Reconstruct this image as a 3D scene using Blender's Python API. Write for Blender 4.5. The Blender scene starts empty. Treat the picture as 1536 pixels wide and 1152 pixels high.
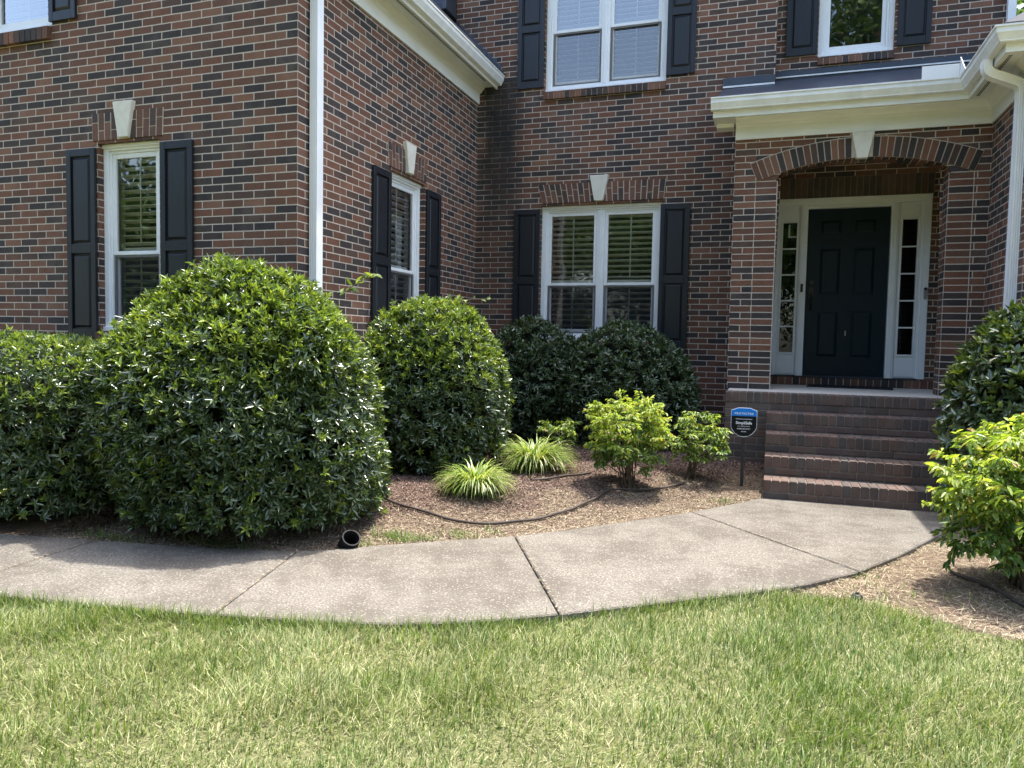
import bpy, math, numpy as np
from mathutils import Matrix, Vector
R = math.radians
rng = np.random.default_rng(7)
SC = bpy.context.scene
COL = SC.collection
WL = {}                                   # world position of every parented object

# ------------------------------------------------------------------ materials
def new_mat(name):
    m = bpy.data.materials.new(name); m.use_nodes = True
    nt = m.node_tree; nt.nodes.clear()
    out = nt.nodes.new('ShaderNodeOutputMaterial')
    return m, nt, out
def N(nt, typ, **kw):
    n = nt.nodes.new(typ)
    for k, v in kw.items():
        if k == 'inp':
            for kk, vv in v.items():
                if isinstance(vv, bpy.types.NodeSocket): nt.links.new(vv, n.inputs[kk])
                else: n.inputs[kk].default_value = vv
        else: setattr(n, k, v)
    return n
def MATH(nt, op, a, b=None, c=None, clamp=False):
    n = nt.nodes.new('ShaderNodeMath'); n.operation = op; n.use_clamp = clamp
    for i, v in enumerate((a, b, c)):
        if v is None: continue
        if isinstance(v, bpy.types.NodeSocket): nt.links.new(v, n.inputs[i])
        else: n.inputs[i].default_value = v
    return n.outputs[0]
def RAMP(nt, fac, stops, interp='LINEAR'):
    n = nt.nodes.new('ShaderNodeValToRGB'); nt.links.new(fac, n.inputs[0])
    cr = n.color_ramp; cr.interpolation = interp
    while len(cr.elements) < len(stops): cr.elements.new(0.5)
    for e, (p, c) in zip(cr.elements, stops):
        e.position = p; e.color = (c[0], c[1], c[2], 1) if len(c) == 3 else c
    return n.outputs[0]
def MIX(nt, fac, a, b, blend='MIX'):
    n = nt.nodes.new('ShaderNodeMix'); n.data_type = 'RGBA'; n.blend_type = blend
    for i, v in ((0, fac), (6, a), (7, b)):
        if isinstance(v, bpy.types.NodeSocket): nt.links.new(v, n.inputs[i])
        elif i == 0: n.inputs[0].default_value = v
        else: n.inputs[i].default_value = (v[0], v[1], v[2], 1)
    return n.outputs[2]
def NOISE(nt, vec, scale, detail=3, rough=.55):
    n = N(nt, 'ShaderNodeTexNoise', inp={'Scale': scale, 'Detail': detail, 'Roughness': rough})
    if vec is not None: nt.links.new(vec, n.inputs['Vector'])
    return n.outputs['Fac']
def POS(nt): return nt.nodes.new('ShaderNodeNewGeometry').outputs['Position']
def ISL(nt): return nt.nodes.new('ShaderNodeNewGeometry').outputs['Random Per Island']
def BSDF(nt, out, color, rough=.6, spec=.5, bump=None, metal=0.):
    b = N(nt, 'ShaderNodeBsdfPrincipled')
    for k, v in (('Base Color', color), ('Roughness', rough), ('Specular IOR Level', spec), ('Metallic', metal)):
        if isinstance(v, bpy.types.NodeSocket): nt.links.new(v, b.inputs[k])
        elif k == 'Base Color': b.inputs[k].default_value = (*v, 1)
        else: b.inputs[k].default_value = v
    if bump is not None:
        h, dist, st = bump
        bn = N(nt, 'ShaderNodeBump', inp={'Height': h, 'Distance': dist, 'Strength': st})
        nt.links.new(bn.outputs[0], b.inputs['Normal'])
    nt.links.new(b.outputs[0], out.inputs[0])
    return b

BRICK = [(0, (.040, .033, .031)), (.16, (.054, .041, .036)), (.30, (.084, .050, .037)), (.45, (.130, .062, .039)),
         (.68, (.160, .073, .044)), (.90, (.190, .095, .058))]
BRICK_RED = [(0, (.075, .050, .040)), (.16, (.120, .062, .043)), (.42, (.145, .070, .047)), (.72, (.170, .083, .056)), (.92, (.052, .042, .039))]
CRS, BL, MJ = .0705, .225, .0100
def brick_color(nt, rnd, vec, dull=0., stops=None):
    c = RAMP(nt, rnd, stops or BRICK, 'CONSTANT')
    n1 = NOISE(nt, vec, 55, 4, .65); n2 = NOISE(nt, vec, 7, 2)
    k = MATH(nt, 'ADD', MATH(nt, 'MULTIPLY', n1, .9), MATH(nt, 'MULTIPLY', n2, .5))
    k = MATH(nt, 'ADD', k, .30)
    c = MIX(nt, 1., c, N(nt, 'ShaderNodeCombineXYZ', inp={0: k, 1: k, 2: k}).outputs[0], 'MULTIPLY')
    if dull: c = MIX(nt, dull, c, (.084, .069, .060))
    return c, n1
def brick_wall_mat(name, offset=.5, stain=False):
    m, nt, out = new_mat(name)
    uv = N(nt, 'ShaderNodeUVMap', uv_map='UVMap').outputs[0]
    s = N(nt, 'ShaderNodeSeparateXYZ', inp={0: uv})
    pos = POS(nt)
    wob = MATH(nt, 'MULTIPLY', MATH(nt, 'SUBTRACT', NOISE(nt, pos, 24, 2), .5), .007)
    u = MATH(nt, 'ADD', s.outputs[0], wob)
    v = MATH(nt, 'ADD', s.outputs[1], MATH(nt, 'MULTIPLY', wob, .7))
    rv = MATH(nt, 'DIVIDE', v, CRS); row = MATH(nt, 'FLOOR', rv)
    par = MATH(nt, 'FLOORED_MODULO', row, 2.)
    ru = MATH(nt, 'ADD', MATH(nt, 'DIVIDE', u, BL), MATH(nt, 'MULTIPLY', par, offset))
    col = MATH(nt, 'FLOOR', ru)
    fu = MATH(nt, 'MULTIPLY', MATH(nt, 'FRACT', ru), BL); fv = MATH(nt, 'MULTIPLY', MATH(nt, 'FRACT', rv), CRS)
    du = MATH(nt, 'MINIMUM', fu, MATH(nt, 'SUBTRACT', BL, fu)); dv = MATH(nt, 'MINIMUM', fv, MATH(nt, 'SUBTRACT', CRS, fv))
    d = MATH(nt, 'MINIMUM', du, dv)
    mask = N(nt, 'ShaderNodeMapRange', interpolation_type='SMOOTHSTEP',
             inp={0: d, 1: MJ / 2 - .0012, 2: MJ / 2 + .0014, 3: 0., 4: 1.}).outputs[0]
    wn = N(nt, 'ShaderNodeTexWhiteNoise', noise_dimensions='2D',
           inp={'Vector': N(nt, 'ShaderNodeCombineXYZ', inp={0: col, 1: row, 2: 0.}).outputs[0]})
    bc, n1 = brick_color(nt, wn.outputs[0], pos)
    mn = NOISE(nt, pos, 90, 2)
    mc = RAMP(nt, mn, [(.25, (.47, .40, .325)), (.75, (.66, .575, .48))])
    big = NOISE(nt, pos, 1.3, 3)
    mc = MIX(nt, MATH(nt, 'MULTIPLY', big, .40), mc, (.36, .29, .235))
    bc = MIX(nt, MATH(nt, 'MULTIPLY', RAMP(nt, NOISE(nt, pos, 2.3, 5, .68), [(.52, (0, 0, 0)), (.72, (1, 1, 1))]), .22), bc, (.24, .19, .155))
    c = MIX(nt, mask, mc, bc)
    if stain:
        p = N(nt, 'ShaderNodeSeparateXYZ', inp={0: pos})
        nn = NOISE(nt, N(nt, 'ShaderNodeMapping', inp={0: pos, 3: (1.6, 1, .9)}).outputs[0], 2.6, 4, .6)
        xx = MATH(nt, 'ADD', p.outputs[0], MATH(nt, 'MULTIPLY', MATH(nt, 'SUBTRACT', nn, .5), .32))
        core = N(nt, 'ShaderNodeMapRange', interpolation_type='SMOOTHSTEP', inp={0: MATH(nt, 'ABSOLUTE', MATH(nt, 'ADD', xx, 3.60)), 1: .12, 2: .42, 3: 1., 4: 0.}).outputs[0]
        zf = N(nt, 'ShaderNodeMapRange', inp={0: p.outputs[2], 1: 1.7, 2: 4.0, 3: .15, 4: 1.}).outputs[0]
        cut = MATH(nt, 'LESS_THAN', p.outputs[2], 4.86)
        st = MATH(nt, 'MULTIPLY', MATH(nt, 'MULTIPLY', core, zf), MATH(nt, 'MULTIPLY', cut, MATH(nt, 'ADD', .45, MATH(nt, 'MULTIPLY', nn, .9))), clamp=True)
        c = MIX(nt, MATH(nt, 'MULTIPLY', st, MATH(nt, 'ADD', .80, MATH(nt, 'MULTIPLY', wn.outputs[0], .35)), clamp=True), c, (.020, .021, .021))
    h = MATH(nt, 'ADD', mask, MATH(nt, 'MULTIPLY', n1, .22))
    BSDF(nt, out, c, .82, .35, (h, .006, .8))
    return m
def brick_piece_mat(name, dull=0., stops=None):
    m, nt, out = new_mat(name)
    c, n1 = brick_color(nt, ISL(nt), POS(nt), dull, stops)
    if dull:      # worn, rain-stained treads
        c = MIX(nt, MATH(nt, 'MULTIPLY', RAMP(nt, NOISE(nt, POS(nt), 5, 4, .65), [(.45, (0, 0, 0)), (.7, (1, 1, 1))]), .45), c, (.17, .14, .12))
    BSDF(nt, out, c, .8, .35, (n1, .004, .6))
    return m
def simple(name, color, rough=.6, spec=.5, noise=0., scale=20, bump=0., metal=0., tint=None, stretch=None):
    m, nt, out = new_mat(name)
    pos = POS(nt)
    if stretch: pos = N(nt, 'ShaderNodeMapping', inp={0: pos, 3: stretch}).outputs[0]
    n = NOISE(nt, pos, scale, 4, .6)
    t = tint or tuple(x * .55 for x in color)
    c = MIX(nt, MATH(nt, 'MULTIPLY', RAMP(nt, n, [(.35, (0, 0, 0)), (.7, (1, 1, 1))]), noise), color, t)
    BSDF(nt, out, c, rough, spec, (n, .003, bump) if bump else None, metal)
    return m
def leaf_mat(name, stops, trans=.28, rough=.38, spec=.5, tcol=None):
    m, nt, out = new_mat(name)
    geo = nt.nodes.new('ShaderNodeNewGeometry')
    c = RAMP(nt, geo.outputs['Random Per Island'], stops)
    k = MATH(nt, 'ADD', .70, MATH(nt, 'MULTIPLY', NOISE(nt, geo.outputs['Position'], 3.5, 2), .6))
    c = MIX(nt, 1., c, N(nt, 'ShaderNodeCombineXYZ', inp={0: k, 1: k, 2: k}).outputs[0], 'MULTIPLY')
    b = N(nt, 'ShaderNodeBsdfPrincipled', inp={'Base Color': c, 'Roughness': rough, 'Specular IOR Level': spec})
    t = N(nt, 'ShaderNodeBsdfTranslucent')
    nt.links.new(MIX(nt, 1., c, tcol or (1.5, 1.5, .6), 'MULTIPLY'), t.inputs[0])
    mx = N(nt, 'ShaderNodeMixShader', inp={0: trans, 1: b.outputs[0], 2: t.outputs[0]})
    nt.links.new(mx.outputs[0], out.inputs[0])
    return m
def glass_mat(name, gain=2.0, dark=(.92, .94, .95)):
    m, nt, out = new_mat(name)
    pos = POS(nt)
    fr = N(nt, 'ShaderNodeFresnel', inp={'IOR': 1.5}).outputs[0]
    f = MATH(nt, 'ADD', MATH(nt, 'MULTIPLY', fr, gain), .015, clamp=True)
    bn = N(nt, 'ShaderNodeBump', inp={'Height': NOISE(nt, pos, 2.2, 1), 'Distance': .02, 'Strength': .12})
    g = N(nt, 'ShaderNodeBsdfGlossy', inp={'Roughness': .015, 'Color': (1, 1, 1, 1), 'Normal': bn.outputs[0]})
    t = N(nt, 'ShaderNodeBsdfTransparent', inp={'Color': (*dark, 1)})
    mx = N(nt, 'ShaderNodeMixShader', inp={0: f, 1: t.outputs[0], 2: g.outputs[0]})
    nt.links.new(mx.outputs[0], out.inputs[0])
    return m
def screen_mat(name, k=.36):
    m, nt, out = new_mat(name)
    d = N(nt, 'ShaderNodeBsdfDiffuse', inp={'Color': (.035, .036, .04, 1)})
    t = N(nt, 'ShaderNodeBsdfTransparent')
    mx = N(nt, 'ShaderNodeMixShader', inp={0: k, 1: t.outputs[0], 2: d.outputs[0]})
    nt.links.new(mx.outputs[0], out.inputs[0])
    return m
def concrete_mat():
    m, nt, out = new_mat('walkway_concrete')
    pos = POS(nt)
    f = NOISE(nt, pos, 88, 3, .68); g = NOISE(nt, pos, 30, 4, .7); b = NOISE(nt, pos, 1.7, 5, .62); e = NOISE(nt, pos, 7, 4, .6)
    c = RAMP(nt, f, [(.34, (.068, .061, .050)), (.5, (.150, .138, .115)), (.62, (.235, .220, .188)), (.74, (.43, .405, .355))])
    c = MIX(nt, MATH(nt, 'MULTIPLY', RAMP(nt, g, [(.40, (0, 0, 0)), (.60, (1, 1, 1))]), .62), c, (.155, .134, .108))
    c = MIX(nt, MATH(nt, 'MULTIPLY', RAMP(nt, MATH(nt, 'ADD', MATH(nt, 'MULTIPLY', b, .65), MATH(nt, 'MULTIPLY', e, .35)), [(.44, (0, 0, 0)), (.57, (1, 1, 1))]), .78), c, (.094, .082, .066))
    fl = N(nt, 'ShaderNodeTexVoronoi', inp={'Vector': pos, 'Scale': 52.})
    c = MIX(nt, MATH(nt, 'MULTIPLY', RAMP(nt, fl.outputs['Distance'], [(.16, (1, 1, 1)), (.30, (0, 0, 0))]), .45), c, (.42, .385, .32))
    BSDF(nt, out, c, .9, .2, (MATH(nt, 'ADD', f, g), .006, 1.))
    return m
def soil_mat(name, a, b, scale=40):
    m, nt, out = new_mat(name)
    pos = POS(nt)
    n = NOISE(nt, pos, scale, 5, .7); n2 = NOISE(nt, pos, 2, 3)
    c = RAMP(nt, n, [(.3, a), (.7, b)])
    c = MIX(nt, MATH(nt, 'MULTIPLY', n2, .5), c, a)
    BSDF(nt, out, c, .95, .1, (n, .02, 1.))
    return m
def island_mat(name, stops, rough=.85, spec=.25, trans=0.):
    if trans: return leaf_mat(name, stops, trans, rough, spec)
    m, nt, out = new_mat(name)
    c = RAMP(nt, ISL(nt), stops)
    BSDF(nt, out, c, rough, spec)
    return m

M = {}
M['brick'] = brick_wall_mat('brick_running_bond')
M['brick_stain'] = brick_wall_mat('brick_running_bond_mildewed', stain=True)
M['brick_stack'] = brick_wall_mat('brick_stack_bond', offset=0.)
M['brick_piece'] = brick_piece_mat('cut_brick')
M['brick_red'] = brick_piece_mat('arch_brick', 0., BRICK_RED)
M['brick_dark'] = brick_piece_mat('shaded_soldier_brick', .55)  # soldier course over the door: porch shade mixed into the brick colour
M['brick_worn'] = brick_piece_mat('worn_step_brick', .62)
M['mortar'] = simple('mortar', (.56, .48, .40), .9, .2, .5, 60, .3)
M['mortar_dirty'] = simple('dirty_mortar', (.22, .185, .155), .9, .2, .6, 30, .3)
M['white'] = simple('white_vinyl', (.84, .85, .85), .38, .5, .12, 6)
M['trim'] = simple('painted_trim', (.83, .84, .81), .45, .5, .30, 3, 0, 0, (.56, .57, .49), (1, 1, 3))
M['gutter'] = simple('gutter_aluminium', (.86, .87, .86), .35, .5, .36, 2.5, 0, 0, (.50, .51, .46), (3, 3, 1))
M['stone'] = simple('cast_stone', (.70, .67, .58), .8, .3, .35, 14, .2, 0, (.45, .42, .33))
M['shutter'] = simple('black_shutter_vinyl', (.011, .013, .017), .42, .42, .5, 42, .55, 0, (.020, .023, .029), (1, 1, .10))
M['door'] = simple('door_paint', (.007, .018, .027), .42, .22, .3, 9, .05)
M['black'] = simple('black_plastic', (.015, .015, .016), .45, .5, .3, 25)
M['pipe'] = simple('dull_black_pipe', (.010, .010, .011), .6, .2, .5, 25)
M['hose'] = simple('weathered_hose', (.045, .034, .027), .7, .3, .6, 30, .2, 0, (.085, .066, .052))
M['metal_dark'] = simple('slate_blue_metal', (.050, .060, .082), .42, .5, .4, 7, 0, .3, (.085, .095, .115))
M['shingle'] = simple('roof_shingle', (.045, .048, .055), .9, .2, .6, 50, .6, 0, (.09, .09, .095))
M['interior'] = simple('dark_room', (.030, .030, .034), .9, .1, .3, 3)
M['blind'] = simple('blind_slat', (.84, .83, .81), .5, .4, .05, 5)
M['glass'] = glass_mat('window_glass', 2.1)
M['glass_up'] = glass_mat('upper_window_glass', 5.0)
M['glass_tree'] = glass_mat('tree_mirroring_glass', 3.4)
M['glass_side'] = glass_mat('sidelight_glass', 1.1)
M['screen'] = screen_mat('insect_screen')
M['screen_up'] = screen_mat('fine_insect_screen', .22)
M['curtain'] = simple('sheer_curtain', (.62, .63, .66), .9, .1, .25, 30, 0, 0, (.42, .43, .47), (1, 1, .2))
M['concrete'] = concrete_mat()
M['slab'] = simple('porch_concrete', (.60, .545, .46), .85, .25, .4, 5, .2, 0, (.42, .375, .31))
M['soil'] = soil_mat('bed_soil', (.085, .060, .044), (.24, .18, .13))
M['lawn_soil'] = soil_mat('lawn_soil', (.11, .115, .048), (.28, .275, .14), 60)
M['brass'] = simple('dark_bronze', (.05, .045, .04), .35, .5, .2, 30, 0, .8)
M['silver'] = simple('silver_metal', (.62, .62, .62), .3, .5, .1, 30, 0, .8)
M['mat'] = simple('rubber_mat', (.017, .018, .022), .75, .3, .5, 60, .5)
M['bark'] = simple('bark', (.075, .055, .040), .9, .2, .5, 40, .5, 0, (.16, .125, .09), (1, 1, .3))
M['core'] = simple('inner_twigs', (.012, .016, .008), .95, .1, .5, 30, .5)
M['sign_blue'] = simple('sign_blue', (.012, .19, .60), .5, .2, .05, 20)
M['sign_black'] = simple('sign_black', (.006, .008, .010), .5, .15, .05, 20)
M['sign_white'] = simple('sign_white', (.82, .83, .84), .5, .4, .03, 20)
M['leaf'] = leaf_mat('glossy_leaf', [(0, (.030, .056, .019)), (.5, (.056, .094, .031)), (1, (.098, .142, .050))], .20, .28, .85)
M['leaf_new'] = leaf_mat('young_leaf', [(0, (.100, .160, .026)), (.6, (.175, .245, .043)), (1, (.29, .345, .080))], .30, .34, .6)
M['leaf_shade'] = leaf_mat('dark_glossy_leaf', [(0, (.030, .056, .022)), (.6, (.055, .094, .037)), (1, (.092, .138, .056))], .2, .27, .9)
M['leaf_grey'] = leaf_mat('broad_glossy_leaf', [(0, (.050, .082, .040)), (.6, (.085, .130, .058)), (1, (.17, .22, .09))], .2, .22, 1.)
M['nandina'] = leaf_mat('yellow_green_leaf', [(0, (.17, .25, .038)), (.45, (.31, .40, .066)), (.85, (.43, .50, .115)), (.97, (.50, .40, .16)), (1, (.40, .20, .10))], .46, .42)
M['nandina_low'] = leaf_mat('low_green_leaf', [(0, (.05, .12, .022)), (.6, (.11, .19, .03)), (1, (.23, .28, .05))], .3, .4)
M['liriope'] = leaf_mat('strap_leaf', [(0, (.085, .155, .026)), (.45, (.20, .29, .05)), (.82, (.34, .40, .11)), (1, (.50, .48, .26))], .3, .42)
M['thatch'] = leaf_mat('pale_thatch', [(0, (.15, .17, .060)), (.35, (.245, .258, .108)), (.7, (.335, .335, .165)), (1, (.47, .44, .27))], .2, .6, .25)
M['grass'] = leaf_mat('grass_blade', [(0, (.066, .112, .024)), (.35, (.128, .188, .044)), (.65, (.200, .260, .076)), (.87, (.31, .335, .135)), (1, (.43, .41, .24))], .30, .5, .3, (1.2, 1.3, .7))
M['grass_dark'] = leaf_mat('coarse_grass_blade', [(0, (.050, .095, .018)), (.6, (.10, .165, .028)), (1, (.17, .24, .048))], .30, .45, .4)
M['tree_leaf'] = leaf_mat('tree_leaf', [(0, (.030, .065, .016)), (.6, (.06, .12, .025)), (1, (.11, .19, .04))], .3, .5)
M['mulch'] = island_mat('red_brown_mulch', [(0, (.050, .030, .026)), (.4, (.115, .070, .056)), (.75, (.19, .125, .098)), (1, (.34, .25, .20))])
M['litter'] = island_mat('straw_litter', [(0, (.10, .073, .046)), (.35, (.22, .17, .108)), (.7, (.36, .295, .19)), (1, (.56, .48, .34))])

# ------------------------------------------------------------------ mesh helpers
def link(name, me, parent=None, loc=None, label=None, cat=None, group=None, kind=None):
    """mesh given in world coordinates; moved so that its origin is the middle of its foot"""
    n = len(me.vertices)
    co = np.empty(n * 3, np.float32); me.vertices.foreach_get('co', co); co = co.reshape(-1, 3)
    if loc is None:
        lo, hi = co.min(0), co.max(0); loc = np.array([(lo[0] + hi[0]) / 2, (lo[1] + hi[1]) / 2, lo[2]])
    loc = np.array(loc, float)
    me.vertices.foreach_set('co', (co - loc.astype(np.float32)).ravel()); me.update()
    o = bpy.data.objects.new(name, me); COL.objects.link(o)
    if parent is not None:
        o.parent = parent; o.location = loc - WL[parent.name]
    else: o.location = loc
    WL[o.name] = loc
    return tag(o, label, cat, group, kind)
def tag(o, label=None, cat=None, group=None, kind=None):
    for k, v in (('label', label), ('category', cat), ('group', group), ('kind', kind)):
        if v: o[k] = v
    return o
def thing(name, loc, label, cat, group=None):
    o = bpy.data.objects.new(name, None); COL.objects.link(o); o.location = loc
    o.empty_display_size = .2
    WL[o.name] = np.array(loc, float)
    return tag(o, label, cat, group)
def np_mesh(name, V, F, mats, midx=None, tri=False, smooth=False):
    """V (n,3), F (m,4) quads, or a list of mixed arrays"""
    me = bpy.data.meshes.new(name)
    V = np.asarray(V, np.float32); F = np.asarray(F, np.int32)
    k = F.shape[1]
    me.vertices.add(len(V)); me.vertices.foreach_set('co', V.ravel())
    me.loops.add(F.size); me.loops.foreach_set('vertex_index', F.ravel())
    me.polygons.add(len(F)); me.polygons.foreach_set('loop_start', np.arange(0, F.size, k, dtype=np.int32))
    for m in mats: me.materials.append(m)
    if midx is not None: me.polygons.foreach_set('material_index', np.asarray(midx, np.int32))
    if smooth: me.polygons.foreach_set('use_smooth', np.ones(len(F), bool))
    me.update(calc_edges=True)
    return me

class MB:
    """collects faces in a local frame (x along the wall, y into the wall, z up)"""
    def __init__(s, fr=None):
        s.v = []; s.f = []; s.m = []; s.uv = []; s.mats = []; s.fr = fr or (lambda p: p)
    def mi(s, mat):
        if mat not in s.mats: s.mats.append(mat)
        return s.mats.index(mat)
    def face(s, pts, mat, uv=None):
        b = len(s.v); s.v += [s.fr(p) for p in pts]; s.f.append(list(range(b, b + len(pts)))); s.m.append(s.mi(mat))
        s.uv.append(uv or [(p[0], p[2]) for p in pts])
    def solid(s, a, b, mat):
        """a, b: matching rings of points, closed with caps (islands stay joined)"""
        base = len(s.v); n = len(a); s.v += [s.fr(p) for p in a] + [s.fr(p) for p in b]; mi = s.mi(mat)
        fs = [[base + i for i in range(n)][::-1], [base + n + i for i in range(n)]]
        fs += [[base + i, base + (i + 1) % n, base + n + (i + 1) % n, base + n + i] for i in range(n)]
        P = list(a) + list(b)
        for f in fs:
            s.f.append(f); s.m.append(mi); s.uv.append([(P[i - base][0] + P[i - base][1], P[i - base][2]) for i in f])
    def box(s, x0, x1, y0, y1, z0, z1, mat):
        s.solid([(x0, y0, z0), (x1, y0, z0), (x1, y1, z0), (x0, y1, z0)], [(x0, y0, z1), (x1, y0, z1), (x1, y1, z1), (x0, y1, z1)], mat)
    def plate(s, pts, y0, y1, mat):
        """outline in (x, z) pushed from y0 to y1"""
        s.solid([(x, y0, z) for x, z in pts], [(x, y1, z) for x, z in pts], mat)
    def frame(s, x0, x1, z0, z1, w, y0, y1, mat, wb=None, wt=None):
        wb = w if wb is None else wb; wt = w if wt is None else wt
        s.box(x0, x0 + w, y0, y1, z0, z1, mat); s.box(x1 - w, x1, y0, y1, z0, z1, mat)
        s.box(x0 + w, x1 - w, y0 + .0006, y1, z0, z0 + wb, mat); s.box(x0 + w, x1 - w, y0 + .0006, y1, z1 - wt, z1, mat)
    def tube(s, path, r, mat, n=8, flat=1.):
        path = [np.array(p, float) for p in path]; base = len(s.v); mi = s.mi(mat)
        for i, p in enumerate(path):
            t = path[min(i + 1, len(path) - 1)] - path[max(i - 1, 0)]; t /= np.linalg.norm(t) + 1e-9
            a = np.cross(t, (0, 0, 1)) if abs(t[2]) < .95 else np.cross(t, (0, 1, 0)); a /= np.linalg.norm(a); b = np.cross(a, t)
            rr = r[i] if hasattr(r, '__len__') else r
            for k in range(n):
                q = p + rr * (math.cos(2 * math.pi * k / n) * a + flat * math.sin(2 * math.pi * k / n) * b)
                s.v.append(s.fr(tuple(q)))
        for i in range(len(path) - 1):
            for k in range(n):
                s.f.append([base + i * n + k, base + i * n + (k + 1) % n, base + (i + 1) * n + (k + 1) % n, base + (i + 1) * n + k]); s.m.append(mi); s.uv.append([(0, 0)] * 4)
        for e in (0, len(path) - 1):
            s.f.append([base + e * n + k for k in range(n)]); s.m.append(mi); s.uv.append([(0, 0)] * n)
    def build(s, name, parent=None, bevel=0., smooth=False, **kw):
        me = bpy.data.meshes.new(name); me.from_pydata(s.v, [], s.f)
        for m in s.mats: me.materials.append(m)
        me.polygons.foreach_set('material_index', s.m)
        uvl = me.uv_layers.new(name='UVMap'); flat = [c for f in s.uv for p in f for c in p]
        uvl.data.foreach_set('uv', flat)
        me.validate(); me.update()
        if smooth: me.polygons.foreach_set('use_smooth', [True] * len(me.polygons))
        o = link(name, me, parent, **kw)
        if bevel:
            b = o.modifiers.new('soft_edges', 'BEVEL'); b.width = bevel; b.segments = 1; b.limit_method = 'ANGLE'; b.angle_limit = R(50)
        return o
def front(Y): return lambda p: (p[0], Y + p[1], p[2])
def right_facing(X): return lambda p: (X - p[1], p[0], p[2])      # wall that looks towards +x; local x is world y
def left_facing(X): return lambda p: (X + p[1], -p[0], p[2])      # wall that looks towards -x; local x is minus world y

def wall_rect(mb, x0, x1, z0, z1, holes, mat, u0=0., depth=.07, reveal=True, y=0.):
    xs = sorted({x0, x1, *[min(max(h[i], x0), x1) for h in holes for i in (0, 1)]}); zs = sorted({z0, z1, *[min(max(h[i], z0), z1) for h in holes for i in (2, 3)]})
    for a, b in zip(xs, xs[1:]):
        for c, d in zip(zs, zs[1:]):
            cx, cz = (a + b) / 2, (c + d) / 2
            if any(h[0] < cx < h[1] and h[2] < cz < h[3] for h in holes): continue
            mb.face([(a, y, c), (b, y, c), (b, y, d), (a, y, d)], mat, [(a + u0, c), (b + u0, c), (b + u0, d), (a + u0, d)])
    if reveal:
        for h in holes:
            a, b, c, d = h[:4]
            for X in (a, b):
                mb.face([(X, y, c), (X, y + depth, c), (X, y + depth, d), (X, y, d)], mat, [(X + u0, c), (X + u0 + depth, c), (X + u0 + depth, d), (X + u0, d)])
            for Z in (c, d):
                mb.face([(a, y, Z), (b, y, Z), (b, y + depth, Z), (a, y + depth, Z)], mat, [(a, Z), (b, Z), (b, Z + depth), (a, Z + depth)])

def sweep(mb, path, prof, mat, mats=None):
    """prof [(out, z)] carried along a plan path with mitred corners; 'out' lies to the right of travel"""
    P = [np.array(p, float) for p in path]; n = len(P); rings = []
    for i in range(n):
        ds = []
        if i > 0: d = P[i] - P[i - 1]; ds.append(d / np.linalg.norm(d))
        if i < n - 1: d = P[i + 1] - P[i]; ds.append(d / np.linalg.norm(d))
        ns = [np.array([d[1], -d[0]]) for d in ds]
        m = ns[0] if len(ns) == 1 else (ns[0] + ns[1]) / (1 + ns[0] @ ns[1])
        rings.append([(*(P[i] + m * o), z) for o, z in prof])
    k = len(prof)
    for i in range(n - 1):
        for j in range(k):
            q = (j + 1) % k
            mb.face([rings[i][j], rings[i][q], rings[i + 1][q], rings[i + 1][j]], mats[j] if mats else mat)
    mb.face(rings[0][::-1], mat); mb.face(rings[-1], mat)

# ------------------------------------------------------------------ the house
YF, XW, YB, YE, YP, XR, YR = 5.60, -3.93, 9.725, 10.03, 8.68, 1.966, 7.47
house = thing('house', (-1.0, 8.0, 0.0), 'two-storey dark brown brick house with white trim and black shutters', 'house')

mb = MB(front(YF))
W1 = (-6.17, -5.43, 1.25, 3.13); UL = (-7.70, -6.735, 4.305, 5.25)
wall_rect(mb, -10.2, -4.18, -.1, 5.45, [W1, UL], M['brick'], -XW)
wall_rect(mb, -4.18, XW, -.1, 4.85, [], M['brick'], -XW)
mb.face([(-4.18, 0, 4.85), (XW, 0, 4.85), (-4.18, 0, 5.45)], M['brick'], [(-4.18 - XW, 4.85), (0, 4.85), (-4.18 - XW, 5.45)])
mb.build('brick_wall', house)
mb = MB(right_facing(XW)); W2 = (7.25, 8.10, 1.25, 3.13)
wall_rect(mb, YF, YB, -.1, 4.85, [W2], M['brick'], -YF + BL / 2)
mb.build('brick_wall', house)
mb = MB(front(YB)); W3 = (-3.0, -1.395, 1.25, 3.13); W4 = (-2.99, -1.40, 4.627, 6.2)
wall_rect(mb, -4.27, -.1, -.1, 7.0, [W3, W4], M['brick_stain'], 0)
mb.face([(-.1, 0, -.1), (-.1, .305, -.1), (-.1, .305, 7), (-.1, 0, 7)], M['brick'], [(-.1, -.1), (.205, -.1), (.205, 7), (-.1, 7)])
mb.face([(-4.27, 0, 4.6), (-4.27, 3, 4.6), (-4.27, 3, 7), (-4.27, 0, 7)], M['brick'], [(0, 4.6), (3, 4.6), (3, 7), (0, 7)])
mb.build('brick_wall', house)
mb = MB(front(YE)); URW = (.375, 1.21, 4.84, 6.3); DO = (-.082, 1.694, .955, 3.145)
wall_rect(mb, -.1, 2.345, 0, 7.0, [URW, DO], M['brick'], .05)
mb.face([(2.345, 0, 3), (2.345, 5, 3), (2.345, 5, 7), (2.345, 0, 7)], M['brick'], [(0, 3), (5, 3), (5, 7), (0, 7)])
mb.build('brick_wall', house)
mb = MB(left_facing(XR))
wall_rect(mb, -YE, -YR, -.1, 3.9, [], M['brick'], YR + BL / 2)
mb.build('brick_wall', house)
mb = MB(front(YR))
wall_rect(mb, XR, 7.0, -.1, 3.9, [], M['brick'], -XR)
mb.build('brick_wall', house)

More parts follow.
